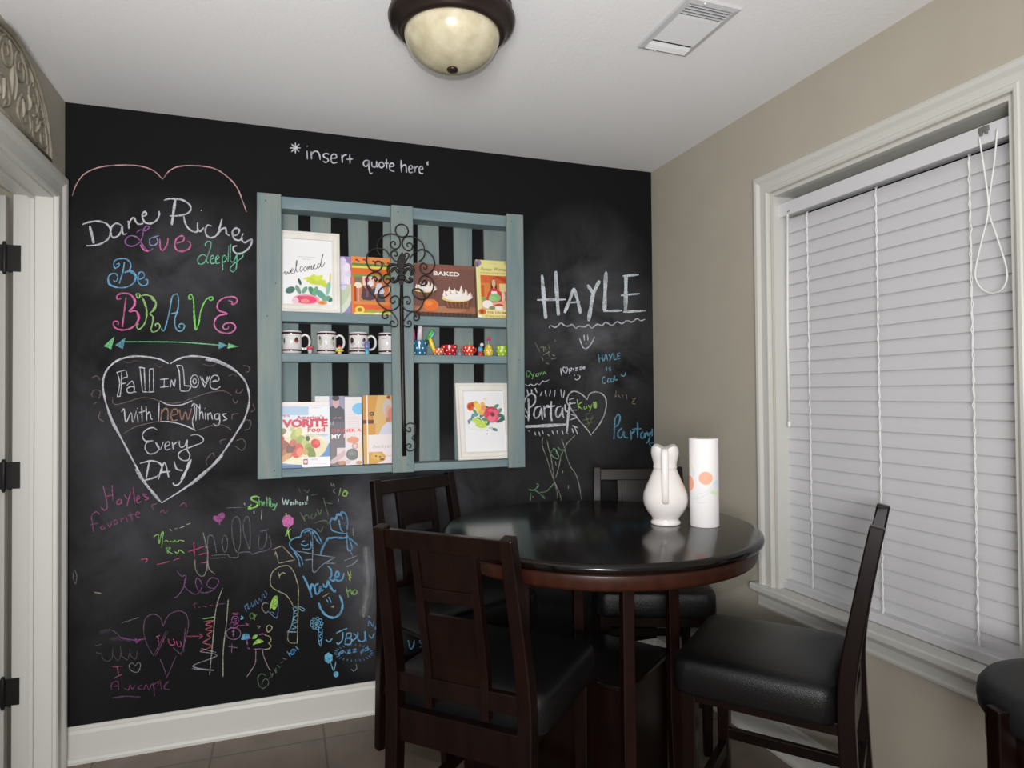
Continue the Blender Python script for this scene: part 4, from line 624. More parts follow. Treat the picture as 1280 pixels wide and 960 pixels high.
def dinner_book(A):
    A.rect(0, 0, 1, 1, (112, 108, 116)).rect(0, .86, .30, 1, (224, 224, 226)).rect(0, .30, .22, .86, (206, 208, 212)).rect(.30, .80, .62, 1, (150, 146, 176)).ell(.44, .90, .07, .075, (206, 164, 160)).ell(.44, .97, .08, .04, (60, 52, 56)).poly([(.22, .62), (.26, .82), (.38, .86), (.44, .82), (.52, .86), (.62, .80), (.62, .60)], (72, 74, 86)).rect(.22, .44, .62, .62, (98, 96, 104))
    A.text('AT MY', .38, .665, .56, .03, (190, 150, 140)).text('TYLE', .22, .585, .40, .05, (176, 178, 182)).rect(.20, 0, .40, .45, (120, 110, 112)).rect(.45, .06, .64, .25, (224, 206, 210)).poly([(.22, .03), (.62, .22), (.64, .15), (.40, .03)], (206, 178, 180))
    A.rect(.63, 0, 1, .985, (226, 222, 224)).ell(.95, .81, .16, .085, (120, 190, 232))
    for k in range(7): A.rect(.68, .72-k*.032, .95, .728-k*.032, (230, 196, 204))
    A.ell(.80, .36, .13, .05, (222, 150, 120)).ell(.84, .27, .07, .045, (206, 150, 150)).ell(.84, .27, .04, .028, (230, 200, 200)).ell(.78, .15, .135, .085, (112, 116, 116)).ell(.78, .165, .09, .03, (130, 136, 136)).rect(.90, .10, 1, .30, (234, 216, 190)).ell(.55, .035, .07, .03, (196, 140, 100)).ell(.92, .03, .07, .025, (196, 150, 110)).ell(.68, .05, .06, .03, (216, 190, 190))
    A.text('DINNER A', .35, .475, .985, .045, (222, 66, 66), .01).text('MY', .34, .385, .54, .058, (244, 242, 242), .03).text('PLACE', .60, .395, .985, .05, (244, 214, 210), .02)
def gold_book(A):
    A.rect(0, 0, 1, 1, (206, 164, 96)).rect(.0, .42, .20, 1, (196, 132, 42)).rect(.20, .42, .52, 1, (214, 176, 108)).poly([(.06, 1), (.30, 1), (.22, .70), (.14, .70)], (206, 148, 56)).rect(.13, .70, .21, .755, (70, 34, 26)).rect(.15, .715, .19, .74, (196, 150, 90)).rect(.0, .585, .21, .64, (104, 40, 34)).rect(.02, .42, .24, .585, (206, 148, 52)).poly([(.50, 1), (.56, .99), (.54, .94), (.47, .96)], (150, 50, 30)).rect(.07, 0, .095, 1, (240, 232, 220))
    A.ell(.50, .80, .11, .14, (196, 186, 186)).ell(.52, .74, .08, .12, (216, 160, 140)).ell(.55, .72, .06, .09, (206, 128, 112)).ell(.50, .63, .05, .05, (190, 120, 100)).poly([(.30, .42), (.38, .54), (.48, .60), (.80, .56), (1, .50), (1, .42)], (206, 206, 222)).rect(.10, .20, 1, .42, (232, 222, 222)).text('backyan', .18, .225, .57, .055, (170, 160, 160), -.01, .3).line([(.44, .19), (.56, .175), (.62, .16), (.70, .15)], .0015, (150, 140, 140))
    A.rect(.10, 0, 1, .20, (234, 218, 222)).poly([(.10, .0), (.10, .17), (.36, .17), (.44, .10), (.40, .04), (.24, 0)], (206, 160, 70)).poly([(.14, .10), (.20, .17), (.34, .15), (.40, .08), (.32, .045), (.22, .06)], (222, 176, 84)).ell(.24, .11, .02, .012, (110, 66, 36)).ell(.32, .10, .02, .012, (110, 66, 36)).ell(.36, .06, .05, .015, (120, 66, 34)).text('cookbook', .44, .10, .64, .02, (190, 160, 160)).rect(.955, 0, 1, .23, (196, 92, 64)).rect(.955, .23, 1, 1, (236, 176, 156))
book('lilac cookbook with white scalloped cake half hidden by framed script', .968, Z1, .125, .245, .013, -.052, -.040, (150, 134, 186), lilac_book)
book('orange cookbook with a family in a kitchen behind the iron ornament', 1.126, Z1, .192, .245, .018, -.074, -.052, (196, 100, 52), orange_book)
book('brown cookbook with white Baked title and meringue tarts', 1.418, Z1, .288, .232, .020, -.074, -.050, (110, 72, 62), baked_book)
book('yellow cookbook showing woman in red with a green bowl', 1.643, Z1, .150, .262, .024, -.086, -.056, (224, 216, 150), yellow_book, spine=(190, 170, 110))
book('magazine with red title and plate of tomato salad on bottom shelf', .833, Z3, .214, .262, .008, -.092, -.070, (220, 224, 230), favourite_mag, 'magazine')
book('grey and white cookbook with a blue disc between magazine and gold cookbook', .978, Z3, .186, .285, .012, -.074, -.040, (112, 108, 116), dinner_book)
book('gold cookbook with grey-haired woman behind the rod of the ornament', 1.180, Z3, .208, .286, .016, -.072, -.040, (196, 140, 60), gold_book)

# ------------------------------------------------------------------ mugs, figurines and spotted pots on the middle shelf
glaze = plain('white_glaze', (.70, .68, .68), .07)
band = ink((66, 34, 40), .15)
def cyl_patch(mb, r, a, z, ra, rz, mat, c=(0, 0), n=14, lift=.0004, rad=None):
    """small printed patch lying on an upright round wall; a is the bearing (0 = towards the room)"""
    vs = []; fs = []; nr = 5
    for q in range(1, nr+1):
        for k in range(n):
            t = 2*math.pi*k/n; aa = a+ra*q/nr*math.cos(t); zz = z+rz*q/nr*math.sin(t); rr = (rad(zz) if rad else r)+lift
            vs.append((c[0]+rr*math.sin(aa), c[1]-rr*math.cos(aa), zz))
    rr = (rad(z) if rad else r)+lift; vs.append((c[0]+rr*math.sin(a), c[1]-rr*math.cos(a), z)); m = len(vs)-1
    fs += [((k+1) % n, k, m) for k in range(n)]
    for q in range(nr-1): fs += [(q*n+k, q*n+(k+1) % n, (q+1)*n+(k+1) % n, (q+1)*n+k) for k in range(n)]
    mb.add(vs, fs, mat, True)
def mug(x, label, prints):
    t = thing('coffee_mug', label, 'mug', (x, -.0605, Z2+.0006), -.05, 'white mugs with dark bands on the pallet shelf')
    b = MB(); R = .0385; h = .092
    b.lathe([(.030, 0), (.034, .0015), (R, .006), (R, h-.003), (R-.0015, h), (R-.004, h-.001), (R-.005, .010), (.001, .008)], None, 36); body = b.build('body', glaze, t)
    for z0, z1 in ((.010, .017), (h-.014, h-.006)): MB().lathe([(R+.0002, z0), (R+.0004, z0+.001), (R+.0004, z1-.001), (R+.0002, z1)], None, 36, caps=False).build('band', band, body)
    hd = MB(); hd.tube(smoothpath([(R-.002, 0, .070), (R+.012, 0, .078), (R+.026, 0, .070), (R+.031, 0, .050), (R+.026, 0, .030), (R+.012, 0, .021), (R-.002, 0, .024)], 5), .0048, None, 10, flat=1.3); hd.build('handle', glaze, t)
    p = MB()
    for a, z, ra, rz, c in prints: cyl_patch(p, R, a, z, ra, rz, ink(c, .2))
    p.build('print', None, body); return t
mug(.795, 'mug nearest the left front board, small brown dome print', [(.55, .052, .24, .010, (120, 66, 48)), (.55, .057, .18, .008, (70, 40, 36)), (.55, .044, .16, .004, (190, 150, 130)), (-.75, .05, .10, .012, (60, 84, 76))])
mug(.930, 'mug with faint green leaf prints, second from the left board', [(-.75, .064, .12, .009, (70, 84, 72)), (-.62, .050, .20, .016, (176, 180, 156)), (.72, .062, .14, .008, (70, 84, 72)), (.60, .050, .2, .014, (190, 196, 176)), (.78, .042, .10, .010, (150, 160, 136))])
mug(1.058, 'mug printed with two dark coffee cups, third from the left board', [(-.80, .056, .22, .014, (60, 34, 40)), (-.70, .042, .28, .006, (170, 176, 190)), (.55, .048, .32, .016, (150, 156, 172)), (.55, .050, .26, .013, (226, 222, 226)), (.58, .056, .20, .011, (70, 30, 36)), (.60, .058, .10, .005, (40, 20, 24)), (0, .025, 1.0, .002, (80, 40, 46))])
mug(1.178, 'mug with large brown print, tucked against the middle board', [(.70, .056, .38, .018, (128, 66, 52)), (.66, .060, .26, .010, (150, 90, 70)), (.72, .041, .26, .008, (186, 150, 140)), (-.5, .066, .3, .002, (170, 170, 176))])
def figurine(px, pyb, label, kind):
    p = at(px, pyb, -.098); t = thing('toy_figurine', label, 'figurine', (p.x, -.0955, Z2), 0, 'tiny toys on the mug shelf')
    if kind == 'cup':
        MB().lathe([(.006, 0), (.0075, .002), (.0095, .018), (.001, .0185)], None, 16).build('body', plain('pale_toy_plastic', lin((190, 176, 190)), .25), t)
        MB().lathe([(.0098, .0165), (.0115, .018), (.0125, .024), (.011, .028), (.001, .029)], None, 16).build('lid', ink((206, 72, 84), .3), t)
        MB().sphere((-.006, -.006, .027), .0035).sphere((.005, -.007, .028), .0035).build('topping', ink((226, 120, 130), .3), t)
    elif kind == 'doll':
        MB().lathe([(.007, 0), (.0085, .004), (.007, .012), (.001, .014)], None, 14).build('body', ink((222, 180, 160), .35), t)
        MB().lathe([(.006, .008), (.016, .011), (.0165, .0155), (.008, .020), (.001, .021)], None, 18).build('skirt', ink((220, 214, 60), .3), t)
        MB().sphere((0, 0, .026), .0065).build('head', ink((226, 190, 168), .35), t)
        MB().lathe([(.0068, .027), (.0075, .031), (.004, .035), (.0005, .0365)], None, 14).build('cap', ink((196, 70, 70), .3), t)
    else:
        MB().lathe([(.0075, 0), (.009, .004), (.008, .016), (.005, .022), (.001, .023)], None, 16).build('body', ink((84, 170, 190), .25), t)
        MB().lathe([(.0045, .018), (.009, .026), (.0105, .036), (.009, .046), (.004, .052), (.0005, .053)], None, 16, sx=1.1, sy=.8).build('head', ink((104, 116, 170), .3), t)
        MB().sphere((-.008, 0, .050), .004).sphere((.008, 0, .050), .004).build('ear', ink((124, 136, 190), .3), t)
figurine(387.5, 444, 'tiny pale toy cup with red lid before the first mug', 'cup')
figurine(424.5, 446, 'tiny toy doll in yellow skirt before the second mug', 'doll')
figurine(459, 447, 'tiny blue toy creature before the third mug', 'creature')

def spotted(name, label, cat, px, w, h, rgb, prof=None, group='spotted ceramic pots on the pallet shelf', y=-.064, dots=(240, 240, 236)):
    """small round pot with raised glaze spots; prof maps relative height to relative radius"""
    p = at(px, 447, y); R = w/2; prof = prof or [(.72, 0), (.82, .04), (.93, .45), (1, .95), (1, 1)]
    t = thing(name, label, cat, (p.x, y, Z2+.0006), 0, group); b = MB()
    pr = [(R*r, h*z) for r, z in prof]; inner = [(r-.003, z) for r, z in reversed(pr) if z > .1*h]
    b.lathe(pr+[(pr[-1][0]-.0015, pr[-1][1]+.001)]+inner+[(.0005, .12*h)], None, 30); pot = b.build('pot', ink(rgb, .2), t)
    def rad(z):
        for (r0, z0), (r1, z1) in zip(pr, pr[1:]):
            if z0 <= z <= z1 and z1 > z0: return r0+(r1-r0)*(z-z0)/(z1-z0)
        return pr[-1][0]
    d = MB(); s = .0036
    for row, zz in enumerate((.16, .48, .80)):
        for k in range(8): cyl_patch(d, R, k*.785+(.39 if row % 2 else 0)-.15, zz*h, s/R, s, ink(dots, .2), n=10, lift=.0005, rad=rad)
    d.build('spots', None, pot); return t
blue_pot = spotted('spotted_pot', 'teal blue spotted pot holding coloured markers', 'pot', 524.5, .068, .062, (40, 104, 142))
def marker(px, py0, px1, py1, rgb, cap, label, y=-.064, r=.0075):
    a = at(px, py0, y); b = at(px1, py1, y); t = thing('marker', label, 'marker', (a.x, y, a.z), 0, 'markers standing in the teal spotted pot')
    d = Vector((b.x-a.x, 0, b.z-a.z)); L = d.length; q = d.to_track_quat('Z', 'Y').to_matrix().to_4x4()
    MB().lathe([(.0005, -.018), (.006, -.017), (r*.9, 0), (r*.9, L*.18)], None, 14, M=q).build('barrel', ink((50, 60, 66), .4), t)
    MB().lathe([(r, L*.12), (r, L*.85), (r*.8, L*.97), (r*.3, L), (.0004, L)], None, 14, M=q).build('cap', ink(rgb, .3), t)
marker(517.5, 428, 516, 411, (222, 70, 150), 0, 'pink capped marker in teal spotted pot')
marker(524, 428, 525.5, 406, (224, 212, 220), 0, 'pale fat marker standing tallest in teal spotted pot', r=.0108)
marker(533, 427, 541, 412, (70, 190, 70), 0, 'green marker leaning out of teal spotted pot', y=-.058, r=.0085)
marker(535, 427, 543, 415, (110, 190, 190), 0, 'pale teal marker leaning beside the green one', y=-.074, r=.006)
spotted('spotted_pot', 'small orange spotted cup with yellow banana spout', 'pot', 548, .048, .030, (224, 96, 40), y=-.082)
p = at(541, 438, -.082); ban = thing('toy_banana', 'yellow curved toy banana leaning on the orange spotted cup', 'toy', (p.x-.002, -.0880, Z2+.020), 0)
MB().tube(smoothpath([(.010, 0, -.008), (.002, 0, .012), (-.006, 0, .034), (-.010, 0, .050), (-.011, 0, .056)], 5), .0095, None, 10, taper=lambda k: .55+.45*math.sin(math.pi*min(1, k*1.15+.02)) if k < .85 else .5).build('peel', ink((230, 208, 44), .3), ban)
MB().tube([(-.011, 0, .054), (-.012, 0, .062)], .003, None, 8).build('stem', ink((120, 110, 40), .4), ban)
spotted('spotted_pot', 'red spotted pot, widest of the row beside the orange cup', 'pot', 561.5, .070, .046, (190, 24, 40), y=-.052)
tp = spotted('spotted_pot', 'orange-red spotted teapot with green straw', 'teapot', 586, .048, .044, (222, 70, 36), [(.66, 0), (.76, .04), (.95, .5), (1.0, .8), (.94, 1)])
MB().tube(smoothpath([(.020, 0, .014), (.031, 0, .020), (.032, 0, .032), (.022, 0, .036)], 4), .0035, None, 8).build('handle', ink((206, 40, 40), .2), tp)
MB().tube(smoothpath([(-.018, 0, .016), (-.028, 0, .026), (-.034, 0, .040)], 4), .0048, None, 8, taper=lambda k: 1.1-.4*k).build('spout', ink((206, 40, 40), .2), tp)
MB().tube([(.002, 0, .030), (.007, 0, .070)], .0018, None, 8).build('straw', ink((170, 206, 90), .3), tp)
p = at(574.5, 447, -.09); fl = thing('toy_figurine', 'tiny grey and pink toy between red pot and teapot', 'figurine', (p.x, -.090, Z2), 0)
MB().lathe([(.006, 0), (.008, .004), (.006, .014), (.001, .016)], None, 14).build('body', ink((170, 150, 176), .3), fl)
MB().sphere((0, 0, .020), .0065).build('head', ink((110, 130, 130), .3), fl); MB().sphere((0, -.001, .027), .004).build('cap', ink((190, 80, 90), .3), fl)
p = at(600.5, 447, -.086); sm = thing('toy_figurine', 'small toy figure in blue with white ball head and red base', 'figurine', (p.x, -.086, Z2), 0)
MB().lathe([(.011, 0), (.012, .003), (.0115, .016), (.001, .018)], None, 16).build('base', ink((206, 60, 56), .3), sm)
MB().lathe([(.0095, .017), (.0115, .024), (.010, .036), (.004, .041), (.001, .042)], None, 16).build('body', ink((84, 160, 196), .3), sm)
MB().sphere((.007, 0, .049), .0085).build('head', ink((236, 222, 226), .3), sm); MB().sphere((-.010, 0, .033), .0035).sphere((.011, -.004, .032), .0035).build('hand', ink((30, 30, 36), .3), sm)
pear = spotted('spotted_pot', 'yellow spotted pear-shaped pot with pink flower on top', 'pot', 610.5, .044, .052, (226, 196, 40), [(.70, 0), (.86, .05), (1, .32), (.90, .58), (.62, .85), (.40, 1)])
MB().tube([(0, 0, .048), (.002, 0, .070)], .002, None, 8).build('stem', ink((150, 190, 200), .3), pear)
fb = MB()
for k in range(6): fb.sphere((.002+.0055*math.cos(k*1.047), 0, .076+.0055*math.sin(k*1.047)), .0042, None, 10)
fb.build('flower', ink((206, 70, 110), .35), pear)
spotted('spotted_pot', 'lime green spotted pot against the outer front board', 'pot', 627.5, .056, .046, (164, 200, 50), y=-.060)

# ------------------------------------------------------------------ ceiling lamp and vent
bronze = plain('oil_rubbed_bronze', (.030, .020, .017), .34, metal=.55, spec=.6)
alab = plain('alabaster_glass', (.44, .39, .26), .25, rgb2=(.56, .51, .37), scale=26, detail=6, coat=.3)
lamp = thing('ceiling_lamp', 'bronze flush ceiling lamp with a cream alabaster glass dome', 'ceiling lamp', (1.212, -1.062, H))
b = MB(); b.lathe([(.001, 0), (.150, 0), (.163, -.006), (.168, -.018), (.166, -.030), (.160, -.036), (.172, -.044), (.1775, -.056), (.174, -.068), (.166, -.076), (.158, -.080), (.150, -.092), (.141, -.100), (.134, -.099), (.130, -.090), (.001, -.085)], None, 56)
b.build('base_ring', bronze, lamp)
pr = [(.1335*math.cos(t), -.094-.098*math.sin(t)) for t in [k*math.pi/2/14 for k in range(14)]] + [(.001, -.192)]
MB().lathe([(.126, -.088)]+pr, None, 56).build('glass_dome', alab, lamp)
MB().lathe([(.001, -.188), (.014, -.190), (.016, -.194), (.014, -.198), (.008, -.201), (.001, -.202)], None, 20).build('finial', bronze, lamp)

vent_m = plain('vent_white_enamel', (.72, .72, .73), .45)
vent = thing('ceiling_vent', 'white rectangular air vent in the ceiling near the window wall', 'vent', (1.918, -1.155, H))
f = MB(); X, Y, bw = .0925, .141, .020
prof = [(0, 0), (.004, -.005), (bw, -.008), (bw, -.001)]
f.loft([[(sx*(X-d), sy*(Y-d), z) for d, z in prof] for sx, sy in ((-1, -1), (1, -1), (1, 1), (-1, 1), (-1, -1))], None, False, False, False)
f.build('frame', plain('vent_grey_enamel', (.56, .56, .57), .45), vent)
MB().box(-X+bw, X-bw, -Y+bw, Y-bw, -.001, -.0004).build('duct_shade_sheet', plain('vent_duct_shade', (.10, .10, .12), .8), vent)  # flat dark sheet; the shade of the open duct is put into its colour
lo = MB()
def louver(y, z, d, ang):
    M = Matrix.Translation((0, y, z)) @ Matrix.Rotation(ang, 4, 'X'); lo.box(-X+bw, X-bw, -d/2, d/2, -.0006, .0006, None, M)
for k in range(4): louver(-Y+bw+.009+k*.0125, -.005, .010, math.radians(62))
for k in range(13): louver(-Y+bw+.062+k*.0105, -.006, .0125, math.radians(-14))
for k in range(3): louver(Y-bw-.005-k*.011, -.007, .0135, math.radians(-34))
lo.build('louvers', vent_m, vent)
sc = MB()
for y in (-Y+.010, Y-.010): sc.sphere((-.03, y, -.0065), .0035, None, 10)
sc.build('screw', vent_m, vent)

# ------------------------------------------------------------------ arched scroll plaque over the door
plq_m = plain('antique_tan_plaque', (.30, .27, .21), .6, rgb2=(.35, .32, .25), scale=14, bump=.3, bscale=80)
plq_d = plain('plaque_dark_scroll', (.20, .172, .13), .6, rgb2=(.29, .255, .195), scale=40)
pq = thing('scroll_plaque', 'arched tan scrollwork plaque on wall above the white door casing', 'wall ornament', (.001, -.525, 2.146))
A_, B_ = .315, .268
def pp(u, v, d=.0): return (d, u*A_, v*B_)   # u along the wall (+ towards the chalkboard), v upward
bk = MB(); n = 40
arc = [(math.cos(math.pi*k/n), math.sin(math.pi*k/n)) for k in range(n+1)]
bk.loft([[pp(u, v, d) for u, v in arc] for d in (0, .008)], None, False); bk.build('backing', plq_m, pq)
rm = MB(); rm.tube([pp(u, v, .012) for u, v in arc], .009, None, 8).tube([pp(u*.93, v*.92+.01, .011) for u, v in arc], .0045, None, 8).tube([pp(-1, .015, .012), pp(1, .015, .012)], .008, None, 8); rm.build('rim', plq_d, pq)
def spiral(cu, cv, r, turns, a0, sgn=1):
    N = int(18*turns); return [(cu+r*(1-k/N*.85)*math.cos(a0+sgn*2*math.pi*turns*k/N)/A_, cv+r*(1-k/N*.85)*math.sin(a0+sgn*2*math.pi*turns*k/N)/B_) for k in range(N+1)]
for m, cu, cv, r, tn, a0, sg in ((1, .80, .22, .050, 1.35, 2.4, -1), (1, .50, .58, .060, 1.4, -1.5, 1), (1, .34, .22, .052, 1.3, 3.1, 1), (1, .17, .72, .050, 1.4, 2.0, 1), (1, .72, .52, .036, 1.2, 1.2, -1)):
    for s_ in (1, -1):
        MB().tube([pp(u*s_, v, .0095) for u, v in spiral(cu, cv, r, tn, a0, sg)], .0042, None, 8, taper=lambda k: 1.1-.5*k).build('scroll', plq_d, pq)
for pts in (((.97, .08), (.90, .34), (.78, .46)), ((.68, .10), (.58, .08), (.48, .14), (.50, .30)), ((.62, .30), (.64, .44), (.60, .54)), ((.24, .10), (.10, .20), (.16, .40), (.30, .42)), ((.36, .64), (.30, .80), (.16, .92))):
    for s_ in (1, -1):
        MB().tube(smoothpath([pp(u*s_, v, .0095) for u, v in pts], 6), .0055, None, 8, taper=lambda k: .5+.6*math.sin(math.pi*k)).build('scroll', plq_d, pq)
lf = MB()
for s_ in (1, -1):
    for pts in (((.86, .40), (.80, .52), (.72, .66)), ((.60, .20), (.66, .30), (.72, .36)), ((.40, .36), (.42, .46), (.38, .54)), ((.22, .18), (.24, .30), (.20, .46)), ((.52, .70), (.44, .80), (.34, .86)), ((.04, .30), (.05, .5), (.02, .68))):
        lf.tube(smoothpath([pp(u*s_, v, .0085) for u, v in pts], 6), .009, None, 8, taper=lambda k: .3+.7*math.sin(math.pi*k), flat=.45)
lf.build('leaves', plq_m, pq)

# ------------------------------------------------------------------ blind in the window
bl_m = plain('white_blind_vinyl', (.61, .61, .63), .45)
cord_m = plain('white_cord', (.82, .82, .80), .7)
by = (WY0+WY1)/2; bx = W+.060; bl = thing('window_blind', 'white slatted blind closed over the window', 'window blind', (bx, by, WZ1-.014))
wb = WY0-WY1-.012
hr = MB(); hr.cbox((0, 0, -.052), (.050, wb, .040)); hr.build('headrail', bl_m, bl, bevel=.003)
vl = MB(); vl.cbox((-.030, 0, -.051), (.005, wb+.004, .050)); vl.build('valance', plain('valance_white', (.66, .66, .68), .4), bl, bevel=.0015)
sl = MB(); z = -.098; k = 0; top = -.098; NS = 27; pitch = (WZ1-.014-.672-.098)/NS
for k in range(NS+1):
    zc = top-k*pitch-.012; M = Matrix.Translation((0, 0, zc)) @ Matrix.Rotation(math.radians(-81), 4, 'Y')
    d = .0275; h = .0016; Q = [(-d, 0), (-d*.5, h*.75), (0, h), (d*.5, h*.75), (d, 0), (d, -.0022), (d*.5, h*.75-.0024), (0, h-.0024), (-d*.5, h*.75-.0024), (-d, -.0022)]
    sl.loft([[(a, y, c) for a, c in Q] for y in (-wb/2+.004, wb/2-.004)], None, False, True, True, M)
sl.build('slats', bl_m, bl)
MB().cbox((-.010, 0, .624-(WZ1-.014)), (.060, wb-.006, .032)).build('bottom_rail', bl_m, bl, bevel=.006, seg=3)
def bpos(px, py, off): p = onx(px, py, bx+off); return (off, p.y-by, p.z-(WZ1-.014))
for px in (1012, 1099, 1217):
    y = bpos(px, 500, -.024)[1]; t = MB(); n = 60
    for q in (-1, 1):
        t.tube([(-.021-.004*math.sin(i*math.pi*NS/n)**2, y+q*.0030*math.cos(i*2.1), -.085-(1.375)*i/n) for i in range(n+1)],   .0014, None, 6)
    t.build('ladder_cord', cord_m, bl)
wd = MB(); wp = [bpos(984.5, 268, -.040), bpos(984.5, 400, -.040), bpos(986.5, 530, -.038)]; wd.tube(wp, .0042, None, 6).lathe([(.003, 0), (.006, .004), (.006, .018), (.003, .022)], None, 10, (wp[2][0], wp[2][1], wp[2][2]-.012)); wd.build('tilt_wand', cord_m, bl)
MB().tube([(-.030, wp[0][1], -.060), (-.040, wp[0][1], -.068), (-.040, wp[0][1], wp[0][2]+.01)], .0022, None, 6).build('wand_hook', plain('steel_grey', (.25, .24, .23), .4, metal=.6), bl)
Y8 = (1190, 130, 90/346)
lp = [(1190+float(a.split(',')[0])*Y8[2], 130+float(a.split(',')[1])*Y8[2]) for a in '132,165 145,250 160,350 172,440 180,530 210,620 240,710 262,790 262,850 235,895 185,908 140,885 112,830 120,760 145,650 168,560 178,480 190,380 205,270 218,120'.split()]
lc = MB(); lc.tube(smoothpath([bpos(x, y, -.040-.004*math.sin(i)) for i, (x, y) in enumerate(lp)], 5), .0021, None, 8); lc.build('lift_cord', cord_m, bl)
a = bpos(1190+152*Y8[2], 130+124*Y8[2], -.036); ck = MB(); ck.cbox((-.034, a[1], a[2]+.002), (.008, .026, .014)).cbox((-.036, a[1]-.007, a[2]-.008), (.006, .007, .012)).cbox((-.036, a[1]+.007, a[2]-.008), (.006, .007, .012)); ck.build('cord_lock', plain('steel_grey', (.25, .24, .23), .4, metal=.6), bl, bevel=.001)

# ------------------------------------------------------------------ round counter-height table
wood = plain('espresso_wood', (.0036, .00105, .0007), .30, rgb2=(.0072, .0021, .0013), scale=9, stretch=(5, 5, .6), coat=0, spec=.24, bump=.05, bscale=90)
wood_top = plain('espresso_table_top', (.0032, .0022, .0019), .16, rgb2=(.0046, .0027, .0022), scale=9, stretch=(.8, 6, 6), coat=.04, spec=.30)
wood_red = plain('espresso_wood_edge', (.022, .0064, .0034), .34, rgb2=(.034, .0098, .005), scale=12, stretch=(3, 3, 1), spec=.25)
wood_leg = plain('espresso_leg_wood', (.009, .0028, .0017), .34, rgb2=(.014, .0042, .0024), scale=9, stretch=(5, 5, .6), spec=.25)
TX, TY, TR, TH = 1.723, -.917, .501, .914
tb = thing('dining_table', 'round dark espresso counter-height table holding the white pitcher', 'table', (TX, TY, 0))
MB().lathe([(.001, TH-.028), (TR-.012, TH-.028), (TR-.003, TH-.024), (TR, TH-.016), (TR-.001, TH-.008), (TR-.007, TH-.002), (TR-.016, TH), (.001, TH)], None, 96).build('tabletop', wood_top, tb)
MB().lathe([(TR-.045, TH-.029), (TR-.016, TH-.029), (TR-.014, TH-.034), (TR-.018, TH-.064), (TR-.022, TH-.072), (TR-.045, TH-.072)], None, 96, caps=False).build('apron', wood_red, tb)
va = math.atan2(CAM.y-TY, CAM.x-TX)+.315
for k in range(4):
    a = va+k*math.pi/2; M = Matrix.Translation((.25*math.cos(a), .25*math.sin(a), 0)) @ Matrix.Rotation(a, 4, 'Z')
    mb = MB(); mb.loft([[(s0*t+dx, s1*t, z) for s0, s1 in ((-1, -1), (1, -1), (1, 1), (-1, 1))] for z, t, dx in ((.0, .021, .02), (.10, .020, .010), (.28, .018, .002), (.55, .0175, 0), (TH-.040, .0175, 0))], None, False, M=M); mb.build('leg', wood_leg, tb, bevel=.003)
M = Matrix.Rotation(va+math.pi/4, 4, 'Z'); MB().box(-.162, .162, -.162, .162, .10, .478, None, M).build('storage_base', wood, tb, bevel=.003); MB().box(-.176, .176, -.176, .176, .478, .496, None, M).build('base_shelf', wood_top, tb, bevel=.004)
for k in range(2):
    M = Matrix.Rotation(va+k*math.pi/2, 4, 'Z'); MB().box(-.42, .42, -.03, .03, TH-.074-.0004*k, TH-.034, None, M).build('cleat', wood, tb)

# ------------------------------------------------------------------ counter chairs
leather = plain('black_leather', (.0042, .0042, .0046), .32, spec=.32, bump=.5, bscale=420)
def chair_post(x):
    mb = MB(); k = 1 if x > 0 else -1
    P = smoothpath([(-.232, 0, .80), (-.218, .22, .92), (-.205, .46, 1), (-.205, .62, 1), (-.234, .80, .95), (-.276, 1.01, .86)], 4)
    mb.sweep([(p[0], p[1], p[2]) for p in P], .038, .040); mb.v = [(v[0]+x-k*.012*max(0, (v[2]-.6)/.4), v[1], v[2]) for v in mb.v]; return mb
def by_(z):   # depth of the back's centre line at height z
    return -.205-.071*max(0, (z-.64)/.37)**1.08
def slab(x0, x1, z0, z1, t, dz=0):
    mb = MB(); n = 4; rings = []
    for i in range(n+1):
        z = z0+(z1-z0)*i/n; y = by_(z)+dz; rings.append([(x0, y-t/2, z), (x1, y-t/2, z), (x1, y+t/2, z), (x0, y+t/2, z)])
    return mb.loft(rings, None, False)
def cushion():
    mb = MB(); W2, D0, D1 = .222, -.186, .232
    def ringat(z, ins, cz=0):
        out = []; r = .045
        for cx, cy, a0 in ((W2-r, D1-r, 0), (-W2+r, D1-r, 90), (-W2+r, D0+r, 180), (W2-r, D0+r, 270)):
            for k in range(6):
                a = math.radians(a0+k*18); out.append((cx*(1-ins/W2)+(r-ins*.2)*math.cos(a), cy-ins*(1 if a0 < 180 else -1)*.6+(r-ins*.2)*math.sin(a), z))
        return out
    rings = [ringat(.512, .014), ringat(.516, .005), ringat(.528, .0), ringat(.575, 0), ringat(.594, .002), ringat(.604, .007), ringat(.611, .018), ringat(.616, .045), ringat(.620, .09), ringat(.622, .15)]
    return mb.loft(rings, None, True)
